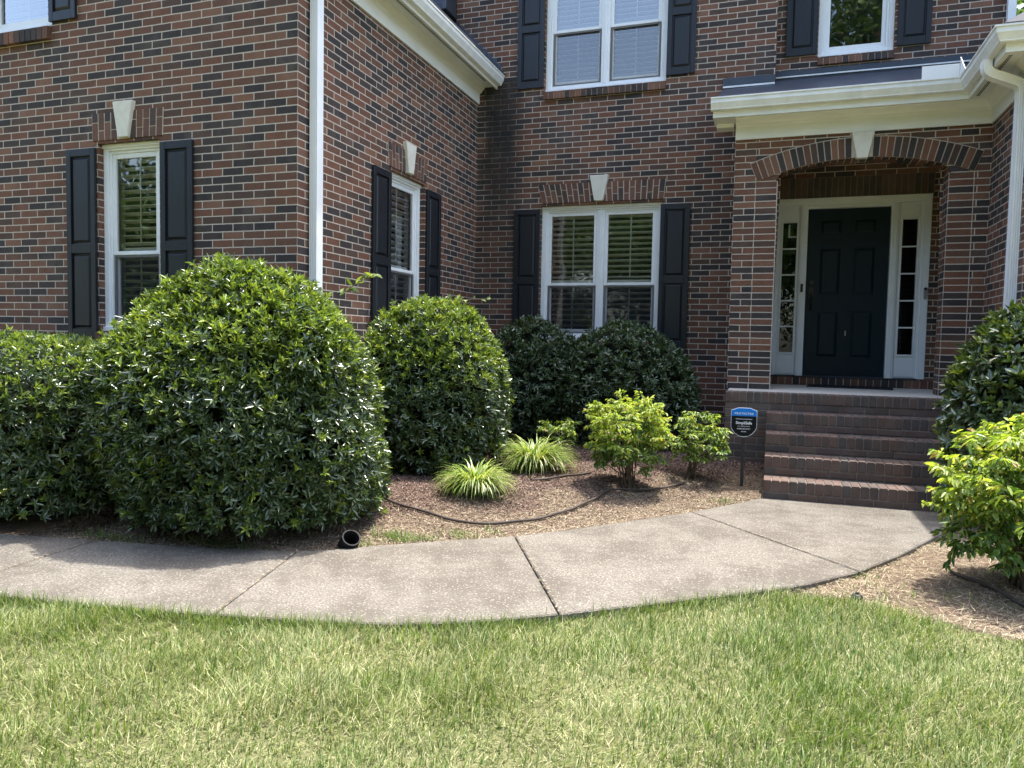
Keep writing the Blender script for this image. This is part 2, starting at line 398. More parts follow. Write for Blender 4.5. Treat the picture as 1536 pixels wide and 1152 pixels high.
# porch bay: front with a segmental arch, stack-bond jambs, reveals, side wall, ceiling
ACX, ARI, AZC = .793, 2.742, 3.30 - 2.742
def arc(x, r=ARI): return AZC + math.sqrt(r * r - (x - ACX) ** 2)
PX0, PI0, PI1, PX1, PZ0, PZ1 = -.476, -.023, 1.600, XR, .852, 3.62
mb = MB(front(YP))
JS = .228
wall_rect(mb, PX0, PI0 - JS, PZ0, PZ1, [], M['brick'], -PX0)
wall_rect(mb, PI1 + JS, PX1, PZ0, PZ1, [], M['brick'], .06)
for a, b in ((PI0 - JS, PI0), (PI1, PI1 + JS)):
    wall_rect(mb, a, b, PZ0, 3.10, [], M['brick_stack'], -a)
# wall above the springing
xs = np.linspace(PI0 - JS, PI1 + JS, 41)
for a, b in zip(xs, xs[1:]):
    za = max(arc(a), 3.10) if PI0 <= a <= PI1 else 3.10; zb = max(arc(b), 3.10) if PI0 <= b <= PI1 else 3.10
    mb.face([(a, 0, za), (b, 0, zb), (b, 0, PZ1), (a, 0, PZ1)], M['brick'])
    if PI0 <= a and b <= PI1:
        mb.face([(a, 0, za), (b, 0, zb), (b, .25, zb), (a, .25, za)], M['brick_stack'], [(0, a * 1.0), (0, b * 1.0), (.25, b), (.25, a)])
for X in (PI0, PI1):
    mb.face([(X, 0, PZ0), (X, .25, PZ0), (X, .25, arc(X)), (X, 0, arc(X))], M['brick'], [(.1125, PZ0), (.3625, PZ0), (.3625, arc(X)), (.1125, arc(X))])
for a, b in zip(xs, xs[1:]):
    za = arc(a) if PI0 <= a <= PI1 else PZ0; zb = arc(b) if PI0 <= b <= PI1 else PZ0
    mb.face([(a, .25, za), (b, .25, zb), (b, .25, PZ1), (a, .25, PZ1)], M['brick'])
mb.face([(PX0, 0, 0), (PX0, YB - YP, 0), (PX0, YB - YP, PZ1), (PX0, 0, PZ1)], M['brick'], [(.11, 0), (1.155, 0), (1.155, PZ1), (.11, PZ1)])
mb.face([(-.11, .25, PZ0), (-.11, YE - YP, PZ0), (-.11, YE - YP, PZ1), (-.11, .25, PZ1)], M['brick'], [(0, PZ0), (1.1, PZ0), (1.1, PZ1), (0, PZ1)])
mb.build('porch_wall', house)
mb = MB(); mb.box(PX0, PX1, YP + .01, YE, 3.62, 3.70, M['trim']); mb.build('porch_ceiling', house)

# radial arch ring
mb = MB(front(YP))
a0 = math.asin((-.235 - ACX) / ARI); a1 = -a0; nb = 33
ro = ARI + .205
def apt(r, t): return (ACX + r * math.sin(t), AZC + r * math.cos(t))
ang = np.linspace(a0, a1, nb + 1); g = .0052 / ARI
key_half = .052
for i in range(nb):
    t0, t1 = ang[i] + g, ang[i + 1] - g
    if abs((t0 + t1) / 2) * ARI < .085: continue
    pr = -.010 - .003 * rng.random()
    q = [apt(ARI + .004, t0), apt(ARI + .004, t1), apt(ro, t1), apt(ro, t0)]
    mb.plate(q, pr, .10, M['brick_piece'])
    # soffit headers behind the face ring
    q = [apt(ARI - .003, t0), apt(ARI - .003, t1), apt(ARI + .05, t1), apt(ARI + .05, t0)]
    if PI0 < q[0][0] and q[1][0] < PI1:
        mb.plate(q, .108, .245, M['brick_piece'])
m2 = [apt(ARI - .001 + .004, t) for t in np.linspace(a0, a1, 40)] + [apt(ro + .010, t) for t in np.linspace(a1, a0, 40)]
for i in range(39):
    mb.plate([m2[i], m2[i + 1], m2[78 - i], m2[79 - i]], -.0055, .09, M['mortar'])
mb.build('brick_arch', house)

def keystone(fr, cx, zb, zt, wb, wt, proj=.045):
    k = MB(fr); k.solid([(cx - wb / 2, -proj, zb), (cx + wb / 2, -proj, zb), (cx + wt / 2, -proj, zt), (cx - wt / 2, -proj, zt)],
                        [(cx - wb / 2 - .006, .02, zb), (cx + wb / 2 + .006, .02, zb), (cx + wt / 2 + .008, .02, zt), (cx - wt / 2 - .008, .02, zt)], M['stone'])
    k.build('keystone', house, .006)
keystone(front(YP), .793, 3.283, 3.556, .105, .217, .05)

def flat_arch(fr, b0, b1, t0, t1, zb, zt, kc, kwb, kwt, n):
    m = MB(fr)
    m.plate([(b0, zb), (b1, zb), (t1, zt), (t0, zt)], -.0075, .03, M['mortar'])
    g = .0125
    for i in range(n):
        for lo, hi in (((0, .36), (.36, 1)) if i % 2 else ((0, .66), (.66, 1))):
            def P(f, h): return (b0 + (b1 - b0) * f) * (1 - h) + (t0 + (t1 - t0) * f) * h
            f0, f1 = i / n, (i + 1) / n
            h = lo + (hi - lo) / 2; xc = P((f0 + f1) / 2, h); kw = (kwb * (1 - h) + kwt * h) / 2
            if abs(xc - kc) < kw * .80: continue
            gl, gh = (0 if lo == 0 else .018), (0 if hi == 1 else .018)
            z0, z1 = zb + (zt - zb) * (lo + gl), zb + (zt - zb) * (hi - gh)
            q = [(P(f0, lo) + g / 2, z0), (P(f1, lo) - g / 2, z0), (P(f1, hi) - g / 2, z1), (P(f0, hi) + g / 2, z1)]
            m.plate(q, -.0095 - .003 * rng.random(), .02, M['brick_red'])
    m.build('flat_arch', house)
    keystone(fr, kc, zb + .004, zt + .085, kwb, kwt)
flat_arch(front(YF), -6.23, -5.385, -6.235, -5.375, 3.157, 3.41, -5.827, .117, .236, 11)
flat_arch(right_facing(XW), 7.22, 8.12, 7.19, 8.14, 3.163, 3.41, 7.67, .115, .25, 12)
flat_arch(front(YB), -2.985, -1.38, -3.05, -1.36, 3.163, 3.41, -2.216, .115, .247, 22)

def rowlock(fr, x0, x1, z0, z1, y0, y1, parent, mat='brick_piece', pitch=.072, name='brick_sill', slope=.02, mortar='mortar'):
    m = MB(fr); n = max(1, round((x1 - x0) / pitch)); w = (x1 - x0) / n
    for i in range(n):
        a, b = x0 + i * w + .005, x0 + (i + 1) * w - .005; j = .003 * rng.random()
        m.solid([(a, y0 - j, z0), (b, y0 - j, z0), (b, y1, z0), (a, y1, z0)], [(a, y0 - j, z1 - slope), (b, y0 - j, z1 - slope), (b, y1, z1), (a, y1, z1)], M[mat])
    m.solid([(x0 + .006, y0 + .007, z0 + .006), (x1 - .006, y0 + .007, z0 + .006), (x1 - .006, y1, z0 + .006), (x0 + .006, y1, z0 + .006)],
            [(x0 + .006, y0 + .007, z1 - slope - .005), (x1 - .006, y0 + .007, z1 - slope - .005), (x1 - .006, y1, z1 - .005), (x0 + .006, y1, z1 - .005)], M[mortar])
    return m.build(name, parent)

# ------------------------------------------------------------------ windows
def window(fr, op, units, zmeet, label, glass_lo='glass', glass_up='glass', slat=.072, tilt=15, blind=True, screen=True, sill=True, mull=.10, slat_mat='blind', gap_left=False):
    x0, x1, z0, z1 = op
    zs = z0 + (.11 if sill else 0)
    w = MB(fr); wm = M['white']
    w.frame(x0, x1, zs, z1, .058, .060, .125, wm)
    w.frame(x0 + .058, x1 - .058, zs + .058, z1 - .058, .026, .078, .135, wm)
    w.box(x0 - .0, x1 + .0, .042, .06, z1 - .035, z1 - .002, wm)                      # drip cap
    w.box(x0 + .002, x1 - .002, .030, .115, zs - .012, zs + .030, wm)                 # nose of the sill
    o = w.build('window', house, .003, label=label)
    n = units; iw = (x1 - x0 - .168 - mull * (n - 1)) / n; ins = x0 + .084
    za, zb = zs + .084, z1 - .084
    s = MB(fr); gl = MB(fr); gu = MB(fr); sc = MB(fr); bl = MB(fr); mu = MB(fr)
    for k in range(n):
        a = ins + k * (iw + mull); b = a + iw
        if k:
            mu.box(a - mull, a, .070, .13, zs + .060, z1 - .060, wm); mu.box(a - mull * .68, a - mull * .32, .060, .071, zs + .060, z1 - .060, wm)
        s.frame(a, b, zmeet - .022, zb, .046, .088, .120, wm, .036)                   # upper sash
        s.frame(a, b, za, zmeet + .014, .046, .112, .145, wm, .060, .034)             # lower sash
        gu.face([(a + .04, .106, zmeet), (b - .04, .106, zmeet), (b - .04, .106, zb - .04), (a + .04, .106, zb - .04)], M[glass_up])
        gl.face([(a + .04, .130, za + .05), (b - .04, .130, za + .05), (b - .04, .130, zmeet - .01), (a + .04, .130, zmeet - .01)], M[glass_lo])
        if screen:
            sc.frame(a + .006, b - .006, za + .004, zmeet - .024, .020, .094, .106, M['screen_frame'])
            sc.face([(a + .02, .099, za + .02), (b - .02, .099, za + .02), (b - .02, .099, zmeet - .04), (a + .02, .099, zmeet - .04)], M['screen_up' if glass_lo == 'glass_up' else 'screen'])
        if blind:
            t = R(tilt); hw = slat * .46
            z = za + .03
            while z < zb - .02:
                tt = t + .03 * rng.standard_normal()
                dy, dz = hw * math.cos(tt), hw * math.sin(tt)
                zz = z
                bl.solid([(a + .012, .185 - dy, zz + dz), (b - .012, .185 - dy, zz + dz), (b - .012, .185 - dy, zz + dz + .007), (a + .012, .185 - dy, zz + dz + .007)],
                         [(a + .012, .185 + dy, zz - dz), (b - .012, .185 + dy, zz - dz), (b - .012, .185 + dy, zz - dz + .007), (a + .012, .185 + dy, zz - dz + .007)], M[slat_mat])
                z += slat
            bl.box(a, b, .16, .205, zmeet - .01, zmeet + .055, M[slat_mat])           # middle rail of the shutter blind
            bl.box((a + b) / 2 - .006, (a + b) / 2 + .006, .142, .151, zmeet + .10, zb, M[slat_mat])
            bl.box((a + b) / 2 - .006, (a + b) / 2 + .006, .142, .151, za, zmeet - .05, M[slat_mat])
            for q in (a, b - .03): bl.box(q, q + .03, .16, .205, za, zb, M[slat_mat])
    if n > 1: mu.build('mullion', o, .002)
    s.build('sash', o, .003)
    gu.build('upper_pane', o); gl.build('lower_pane', o)
    if screen: sc.build('insect_screen', o)
    if blind: bl.build('blind', o)
    r = MB(fr); d = .75
    X0, X1, Z0, Z1 = x0 + .01, x1 - .01, z0 + .01, z1 - .01
    for q in ([(X0, d, Z0), (X1, d, Z0), (X1, d, Z1), (X0, d, Z1)], [(X0, .136, Z0), (X0, d, Z0), (X0, d, Z1), (X0, .136, Z1)], [(X1, .136, Z0), (X1, d, Z0), (X1, d, Z1), (X1, .136, Z1)],
              [(X0, .136, Z0), (X1, .136, Z0), (X1, d, Z0), (X0, d, Z0)], [(X0, .136, Z1), (X1, .136, Z1), (X1, d, Z1), (X0, d, Z1)]):
        r.face(q, M['interior'])
    r.build('room_recess', o)
    if sill: rowlock(fr, x0 - .02, x1 + .02, z0 - .002, z0 + .098, -.045, .05, o)
    return o
M['screen_frame'] = simple('grey_screen_frame', (.15, .145, .14), .5, .4, .1, 20)
ZM = 2.105
window(front(YF), W1, 1, ZM, 'single white sash window behind the big shrub')
window(right_facing(XW), W2, 1, ZM, 'single white sash window seen edge-on beside the corner')
window(front(YB), W3, 2, ZM, 'double white sash window above the two dark shrubs')
o = window(front(YB), (W4[0], W4[1], W4[2], W4[3]), 2, 5.42, 'upstairs double white window reflecting the sky', 'glass_up', 'glass_up', .064, 6, sill=False, mull=.11)
rowlock(front(YB), W4[0] - .005, W4[1] + .005, 4.515, 4.622, -.045, .05, house)
o = window(front(YF), UL, 1, 5.6, 'upstairs white window at the left edge', 'glass_up', 'glass_up', .064, 6, screen=False, sill=False)
rowlock(front(YF), UL[0], UL[1], 4.165, 4.300, -.05, .05, house)
o = window(front(YE), URW, 1, 5.75, 'upstairs white window mirroring a tree above the porch', 'glass_tree', 'glass_tree', screen=False, blind=False, sill=False)
rowlock(front(YE), URW[0] - .005, URW[1] + .005, 4.735, 4.835, -.04, .05, house)

def shutter(fr, x0, x1, z0, z1, zm):
    m = MB(fr); s = M['shutter']; st = .056
    m.box(x0, x0 + st, -.034, -.006, z0, z1, s); m.box(x1 - st, x1, -.034, -.006, z0, z1, s)
    for a, b in ((z0, z0 + .085), (zm - .045, zm + .045), (z1 - .07, z1)):
        m.box(x0 + st, x1 - st, -.0325, -.006, a, b, s)
    for a, b in ((z0 + .085, zm - .045), (zm + .045, z1 - .07)):
        m.box(x0 + st, x1 - st, -.012, -.006, a, b, s)
        i, j = .014, .036
        X0, X1 = x0 + st, x1 - st
        m.solid([(X0 + i, -.011, a + i), (X1 - i, -.011, a + i), (X1 - i, -.011, b - i), (X0 + i, -.011, b - i)],
                [(X0 + j, -.029, a + j), (X1 - j, -.029, a + j), (X1 - j, -.029, b - j), (X0 + j, -.029, b - j)], s)
    return m.build('shutter', house, .0025)
SB, ST, SM = 1.28, 3.09, 2.14
for fr, a, b in ((front(YF), -6.545, -6.185), (front(YF), -5.395, -5.03), (right_facing(XW), 6.86, 7.235), (right_facing(XW), 8.125, 8.50), (front(YB), -3.37, -3.005), (front(YB), -1.412, -1.045)):
    shutter(fr, a, b, SB, ST, SM)
shutter(front(YB), -3.365, -3.0, 4.68, 6.2, 5.45); shutter(front(YB), -1.395, -1.045, 4.68, 6.2, 5.45)
shutter(front(YF), -6.745, -6.405, 4.325, 5.25, 5.05)
shutter(front(YE), .005, .365, 4.87, 6.3, 5.75); shutter(front(YE), 1.235, 1.59, 4.87, 6.3, 5.75)

# ------------------------------------------------------------------ front door with sidelights
fr = front(YE); cx = .806; tw = M['trim']
m = MB(fr)
m.box(cx - .888, cx - .812, -.012, .10, .965, 3.145, M['white']); m.box(cx + .812, cx + .888, -.012, .10, .965, 3.145, M['white'])
m.box(cx - .812, cx + .812, -.014, .10, 3.055, 3.145, tw); m.box(cx - .888, cx + .888, -.030, .02, 3.118, 3.142, tw)
for s in (-1, 1):
    xa, xb = sorted((cx + s * .461, cx + s * .548)); m.box(xa, xb, -.006, .11, .965, 3.055, M['white'])
    xa, xb = sorted((cx + s * .478, cx + s * .530)); m.box(xa, xb, -.016, -.005, .965, 3.055, M['white'])
    xa, xb = sorted((cx + s * .788, cx + s * .812)); m.box(xa, xb, .012, .10, .965, 3.055, M['white'])
m.box(cx - .46, cx + .46, .0, .10, 3.018, 3.056, tw)
m.box(cx - .80, cx + .80, .0, .12, .945, .972, M['metal_dark'])
frm = m.build('door_frame', house, .003)
for s in (-1, 1):
    m = MB(fr); gm = MB(fr)
    xa, xb = sorted((cx + s * .549, cx + s * .788)); w = M['white']
    ga, gb = xa + .042, xb - .036; g0, g1 = 1.255, 2.86
    m.box(xa, ga, .030, .07, .972, 3.055, w); m.box(gb, xb, .030, .07, .972, 3.055, w)
    m.box(ga, gb, .031, .07, .972, g0, w); m.box(ga, gb, .031, .07, g1, 3.055, w)
    m.frame(ga - .022, gb + .022, g0 - .024, g1 + .024, .022, .016, .05, w)
    m.box(xa + .02, xb - .02, .020, .031, .99, g0 - .045, w); m.box(xa + .02, xb - .02, .020, .031, g1 + .045, 3.02, w)
    for k in range(1, 5):
        z = g0 + (g1 - g0) * k / 5; m.box(ga, gb, .034, .050, z - .009, z + .009, w)
    o = m.build('sidelight', house, .002, label='narrow white sidelight left of the door' if s < 0 else 'narrow white sidelight right of the door')
    gm.face([(ga, .056, g0), (gb, .056, g0), (gb, .056, g1), (ga, .056, g1)], M['glass_side']); gm.build('glass_pane', o)
    r = MB(fr); r.box(ga - .02, gb + .02, .072, .6, g0 - .02, g1 + .02, M['interior'])
    r.f.pop(2)
    r.m.pop(2); r.uv.pop(2)
    r.build('hall_recess', o)
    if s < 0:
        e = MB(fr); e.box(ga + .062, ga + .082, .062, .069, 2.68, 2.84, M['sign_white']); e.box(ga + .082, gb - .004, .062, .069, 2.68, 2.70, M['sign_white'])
        e.build('pane_reflection', o)  # white L-shaped solid standing for a reflection in the sidelight pane
m = MB(fr); dm = M['door']; x0, x1, z0, z1 = cx - .457, cx + .457, .975, 3.016
m.box(x0, x1, .062, .09, z0, z1, dm)
pw = .228; cols = ((cx - .315, cx - .315 + pw + .02), (cx + .315 - pw - .02, cx + .315)); rows = ((1.20, 1.765), (1.965, 2.54), (2.70, 2.885))
xs = sorted({x0, x1, *[c for p in cols for c in p]}); zs = sorted({z0, z1, *[c for p in rows for c in p]})
for a, b in zip(xs, xs[1:]):
    for c, d in zip(zs, zs[1:]):
        hole = any(p[0] <= a and b <= p[1] for p in cols) and any(p[0] <= c and d <= p[1] for p in rows)
        if not hole: m.box(a, b, .046, .0625, c, d, dm)
        else:
            i, j = .012, .040
            m.solid([(a + i, .0615, c + i), (b - i, .0615, c + i), (b - i, .0615, d - i), (a + i, .0615, d - i)],
                    [(a + j, .049, c + j), (b - j, .049, c + j), (b - j, .049, d - j), (a + j, .049, d - j)], dm)
door = m.build('front_door', house, .0, label='six-panel blue-black front door')
m = MB(fr); hx = x0 + .065
m.tube([(hx, .045, 1.99), (hx, -.012, 1.985), (hx, -.03, 1.94), (hx, -.03, 1.84), (hx, -.012, 1.795), (hx, .045, 1.79)], .011, M['brass'])
m.box(hx - .025, hx + .025, .034, .048, 1.94, 2.06, M['brass']); m.tube([(hx, .05, 2.12), (hx, .022, 2.12)], .030, M['brass'], 14)
m.build('door_handle', door, .001)
m = MB(fr); m.box(cx + .01, cx + .018, .038, .047, 1.47, 1.53, M['silver']); m.build('peephole', door)
m = MB(fr); m.box(cx - .520, cx - .492, -.040, -.012, 2.00, 2.10, M['black']); m.build('doorbell', house, .004)
m = MB(fr); m.box(cx + .838, cx + .876, -.030, -.010, 1.92, 2.045, M['silver']); m.tube([(cx + .857, -.03, 2.035), (cx + .857, -.040, 2.035)], .013, M['black'], 12)
m.tube([(cx + .857, -.03, 1.935), (cx + .857, -.045, 1.935)], .014, M['silver'], 12); m.build('door_camera', house, .004)
# soldier course above, rowlock below the sill
m = MB(fr); n = 26; w = 1.80 / n
m.box(cx - .905, cx + .905, -.003, .02, 3.147, 3.392, M['mortar_dirty'])
for i in range(n):
    a = cx - .90 + i * w; m.box(a + .005, a + w - .005, -.010 - .002 * rng.random(), .01, 3.152, 3.385, M['brick_dark'])
m.build('soldier_course', house)
rowlock(fr, -.10, 1.90, .852, .950, -.035, .0, house, name='threshold_bricks', pitch=.085, slope=.004)

# ------------------------------------------------------------------ cornices, gutters, downspouts, roofs
def cornice_prof(z): return [(0, z), (.022, z), (.022, z + .132), (.036, z + .146), (.050, z + .152), (.062, z + .176), (.092, z + .205), (.098, z + .217), (.255, z + .217), (.255, z + .178), (.28, z + .178), (.28, z + .372), (0, z + .372)]
def gutter_prof(o, z, h=.125): return [(o, z), (o + .050, z), (o + .060, z + .008), (o + .060, z + .016), (o + .074, z + .040), (o + .092, z + .070), (o + .092, z + h - .018), (o + .104, z + h - .014), (o + .104, z + h), (o + .088, z + h), (o + .088, z + h - .03), (o, z + h - .03)]
m = MB(); sweep(m, [(PX0, YP), (XR, YP), (XR, YR), (7.2, YR)], cornice_prof(3.558), M['trim']); m.box(-.70, PX0 - .002, YP - .28, YP + .02, 3.738, 3.93, M['trim']); m.box(-.68, PX0 - .02, YP - .02, YP + .16, 3.70, 3.90, M['trim']); m.build('cornice', house, 0)
m = MB(); wl = [(-.72, YP), (XR, YP), (XR, YR), (7.2, YR)]; sweep(m, wl, gutter_prof(.281, 3.80), M['gutter']); m.build('gutter', house, 0, label='porch and right wing gutter')
m = MB(); sweep(m, [(XW, YF - .10), (XW, YB - .003)], cornice_prof(4.54), M['trim']); m.build('cornice', house)
m = MB(); sweep(m, [(XW, YF - .12), (XW, YB - .012)], gutter_prof(.281, 4.757), M['gutter']); m.build('gutter', house, label='left wing gutter')
m = MB(); sweep(m, [(-10.4, YF), (-4.30, YF)], [(0, 5.30), (.02, 5.30), (.02, 5.44), (.10, 5.44), (.10, 5.56), (0, 5.56)], M['trim']); m.build('cornice', house)
m = MB()
def vents(pts, d, nrm):
    for p in pts:
        for o in (0, .016):
            q = np.array(p) + np.array(nrm) * o
            m.box(q[0] - .011, q[0] + .011, q[1] - .011, q[1] + .011, q[2] - .0015, q[2] + .001, M['black']) if False else m.box(q[0] - .005 - .010 * abs(d[0]), q[0] + .005 + .010 * abs(d[0]), q[1] - .005 - .010 * abs(d[1]), q[1] + .005 + .010 * abs(d[1]), q[2] - .0015, q[2] + .001, M['black'])
vents([(XW + .185, y, 4.757) for y in np.arange(5.6, 9.5, .042)], (0, 1), (1, 0, 0))
m.build('soffit_vent', house); m = MB()
vents([(XR - .185, y, 3.775) for y in np.arange(7.4, 8.46, .042)], (0, 1), (-1, 0, 0))
m.build('soffit_vent', house)
m = MB()                                                           # splash guard in the valley of the gutter
m.box(1.255, 1.575, YP - .383, YP - .380, 3.924, 4.045, M['white'])
m.solid([(1.578, YP - .39, 3.924), (1.578, YP - .60, 3.924), (1.578, YP - .39, 4.10)], [(1.581, YP - .39, 3.924), (1.581, YP - .60, 3.924), (1.581, YP - .39, 4.10)], M['white'])
m.build('splash_guard', house)

def downspout(path, name, w=.074, d=.056, label=None):
    """square corrugated spout swept along a path"""
    m = MB(); P = [np.array(p, float) for p in path]
    # resample with rounded bends
    pts = [P[0]]
    for i in range(1, len(P) - 1):
        a, b, c = P[i - 1], P[i], P[i + 1]; r = .06
        u = (a - b) / np.linalg.norm(a - b); v = (c - b) / np.linalg.norm(c - b)
        for t in np.linspace(0, 1, 6): pts.append((1 - t) ** 2 * (b + u * r) + 2 * t * (1 - t) * b + t * t * (b + v * r))
    pts.append(P[-1])
    prof = []
    for i, (sx, sy, ex, ey) in enumerate(((-1, -1, 1, -1), (1, -1, 1, 1), (1, 1, -1, 1), (-1, 1, -1, -1))):
        for t in np.linspace(0, 1, 9)[:-1]:
            x, y = sx + (ex - sx) * t, sy + (ey - sy) * t
            k = 1 - (.06 if int(t * 8) % 2 else 0) * (1 if 0 < t < 1 else 0)
            prof.append((x * w / 2 * (k if abs(x) == 1 else 1), y * d / 2 * (k if abs(y) == 1 else 1)))
    base = len(m.v); n = len(prof)
    for i, p in enumerate(pts):
        t = pts[min(i + 1, len(pts) - 1)] - pts[max(i - 1, 0)]; t /= np.linalg.norm(t)
        a = np.array([0, 1., 0]); a = a - t * (a @ t); a /= np.linalg.norm(a); b = np.cross(t, a)
        for x, y in prof: m.v.append(tuple(p + a * x + b * y))
    mi = m.mi(M['white'])
    for i in range(len(pts) - 1):
        for k in range(n):
            m.f.append([base + i * n + k, base + i * n + (k + 1) % n, base + (i + 1) * n + (k + 1) % n, base + (i + 1) * n + k]); m.m.append(mi); m.uv.append([(0, 0)] * 4)
    m.f.append([base + k for k in range(n)]); m.m.append(mi); m.uv.append([(0, 0)] * n)
    return m.build(name, house, label=label)
downspout([(-3.60, 5.80, 4.76), (-3.60, 5.80, 4.66), (-3.875, 5.80, 4.42), (-3.875, 5.80, .05)], 'downspout', .098, .075, 'white downspout on the left wing corner')
downspout([(1.635, 7.56, 3.80), (1.635, 7.56, 3.70), (1.925, 7.64, 3.60), (1.925, 7.64, .05)], 'downspout', .098, .072, 'white downspout on the right wing')
downspout([(2.378, 9.99, 7.0), (2.378, 9.99, 4.2)], 'downspout', .07, .08, 'short white spout at the upper right corner')

m = MB()                                                           # porch roof and its flashings
sh = M['metal_dark']
m.face([(-.70, 8.41, 3.90), (1.70, 8.41, 3.90), (2.34, 10.03, 4.60), (-.1, 10.03, 4.60)], sh)
m.face([(-.70, 8.41, 3.90), (-.1, 10.03, 4.60), (-.1, YB, 4.46), (-.70, YB, 4.46)], sh)
m.box(-.70, -.102, YB - .030, YB - .002, 4.40, 4.575, sh); m.box(-.70, -.102, YB - .045, YB - .03, 4.455, 4.475, M['gutter'])
m.box(-.098, 2.30, YE - .022, YE - .002, 4.55, 4.70, sh); m.box(-.098, 2.30, YE - .040, YE - .022, 4.615, 4.630, M['gutter'])
m.build('porch_roof', house)
m = MB(); s2 = M['shingle']                                        # wing roofs
ez = 4.885
def zr(x): return ez + (-3.55 - x) * 1.0
m.solid([(-3.55, 5.42, ez), (-3.55, 14, ez), (-7.2, 14, zr(-7.2)), (-7.2, 8.2, zr(-7.2)), (-4.22, 5.42, zr(-4.22))],
        [(-3.55, 5.42, ez + .03), (-3.55, 14, ez + .03), (-7.2, 14, zr(-7.2) + .03), (-7.2, 8.2, zr(-7.2) + .03), (-4.22, 5.42, zr(-4.22) + .03)], s2)
m.solid([(-4.22, 5.48, 5.52), (-7.2, 8.2, zr(-7.2)), (-10.2, 5.48, 5.52)], [(-4.22, 5.48, 5.55), (-7.2, 8.2, zr(-7.2) + .03), (-10.2, 5.48, 5.55)], s2)  # unseen clipped front, shaped low so the sun reaches hedge and shrub
m.solid([(-10.5, 5.42, 5.3), (-7.2, 8.2, 8.5), (-7.2, 14, 8.5), (-10.5, 14, 5.3)], [(-10.5, 5.42, 5.33), (-7.2, 8.2, 8.53), (-7.2, 14, 8.53), (-10.5, 14, 5.33)], s2)
m.build('wing_roof', house)
m = MB()
for i in range(10):                                                # step flashing where the wing roof meets the wall
    x = -3.60 - i * .068; m.box(x - .075, x, YB - .012, YB - .0015 - .0005 * (i % 2), zr(x) - .02, zr(x) + .125, sh)
m.build('step_flashing', house)
m = MB(); m.box(-4.60, -4.275, YB - .35, YB + .30, 5.72, 6.15, sh); m.box(-4.62, -4.285, YB - .38, YB - .355, 5.70, 5.80, M['metal_dark']); m.build('roof_return', house, .01)
m = MB()
m.solid([(1.66, 7.15, 3.93), (8, 7.15, 3.93), (8, 12, 6.4), (4.1, 12, 6.4)], [(1.66, 7.15, 3.96), (8, 7.15, 3.96), (8, 12, 6.43), (4.1, 12, 6.43)], s2)
m.solid([(1.66, 7.15, 3.93), (4.1, 12, 6.4), (2.35, 12, 4.9), (1.66, 10, 3.93)], [(1.66, 7.15, 3.96), (4.1, 12, 6.43), (2.35, 12, 4.93), (1.66, 10, 3.96)], s2)
m.build('wing_roof', house)
m = MB(); m.solid([(-4.6, 9.35, 7.0), (2.7, 9.35, 7.0), (2.7, 17, 7.0), (-4.6, 17, 7.0)], [(-4.6, 9.35, 7.15), (2.7, 9.35, 7.15), (.5, 13, 9.8), (-2.4, 13, 9.8)], s2)
m.build('main_roof', house)
m = MB(); m.box(-10.15, -4.8, 6.6, 13.9, -.1, 4.6, M['interior']); m.box(-3.9, 2.2, 11.0, 16, -.1, 6.9, M['interior']); m.box(2.8, 7, 8.2, 12, -.1, 3.8, M['interior'])
m.build('house_core', house)

# ------------------------------------------------------------------ front steps
steps = thing('front_steps', (.78, 7.5, 0), 'brick front steps climbing to the porch landing below the front door', 'steps')
SX0, SX1 = -.046, 1.72
YS = [6.876, 7.164, 7.452, 7.739, 8.028]; ZS = [.162, .334, .506, .678, .852]
for k in range(4):
    m = MB(); y0, zt = YS[k], ZS[k]; zb = -.02 if k == 0 else ZS[k - 1]
    n = 25; w = (SX1 - SX0) / n; wm = M['brick_worn']
    for i in range(n):
        a = SX0 + i * w; j = .004 * rng.random(); dz = .003 * rng.random()
        m.box(a + .0045, a + w - .0045, y0 + j, y0 + .200, zt - .100 - dz, zt - dz, wm)
    nb = 8; w = (SX1 - SX0) / nb
    for i in range(-1, nb + 1):
        a = SX0 + (i + (.5 if k % 2 else 0)) * w; b = a + w
        a, b = max(a, SX0), min(b, SX1)
        if b - a < .03: continue
        m.box(a + .005, b - .005, y0 + .004 * rng.random(), y0 + .09, zb + .005, zt - .111, wm)
        m.box(a + .005, b - .005, y0 + .209, y0 + .30, zt - .07, zt - .004, wm)
    m.box(SX0 + .004, SX1 - .004, y0 + .009, YS[4] + .02 if k == 3 else y0 + .33, zb - .01, zt - .011, M['mortar_dirty'])
    m.build('step', steps, .004)
m = MB(); LX0, LX1 = -.457, XR - .012; n = 34; w = (LX1 - LX0) / n
for i in range(n):
    a = LX0 + i * w; m.box(a + .0045, a + w - .0045, 8.028 + .004 * rng.random(), 8.236, .752, .852 - .002 * rng.random(), M['brick_worn'])
m.box(LX0 + .004, LX1 - .004, 8.036, 8.24, .745, .843, M['mortar_dirty'])
nb = 11; w = (LX1 - LX0) / nb
for r in range(10):
    z1 = .743 - r * CRS
    for i in range(-1, nb + 1):
        a = max(LX0, LX0 + (i + .5 * (r % 2)) * w); b = min(LX1, LX0 + (i + 1 + .5 * (r % 2)) * w)
        if b - a < .03 or (a > .25 and r > 1): continue
        m.box(a + .005, b - .005, 8.034 + .003 * rng.random(), 8.12, z1 - CRS + .009, z1, M['brick_worn'])
m.box(LX0 + .004, LX1 - .004, 8.040, YP + .02, -.1, .745, M['mortar_dirty'])
m.build('landing_edge', steps, .004)
m = MB(); m.box(PX0 + .03, XR - .014, 8.243, YE - .04, .70, .853, M['slab']); m.build('landing_slab', steps)
m = MB(lambda p: (.86 + math.cos(-.10) * p[0] - math.sin(-.10) * p[1], 9.70 + math.sin(-.10) * p[0] + math.cos(-.10) * p[1], p[2]))
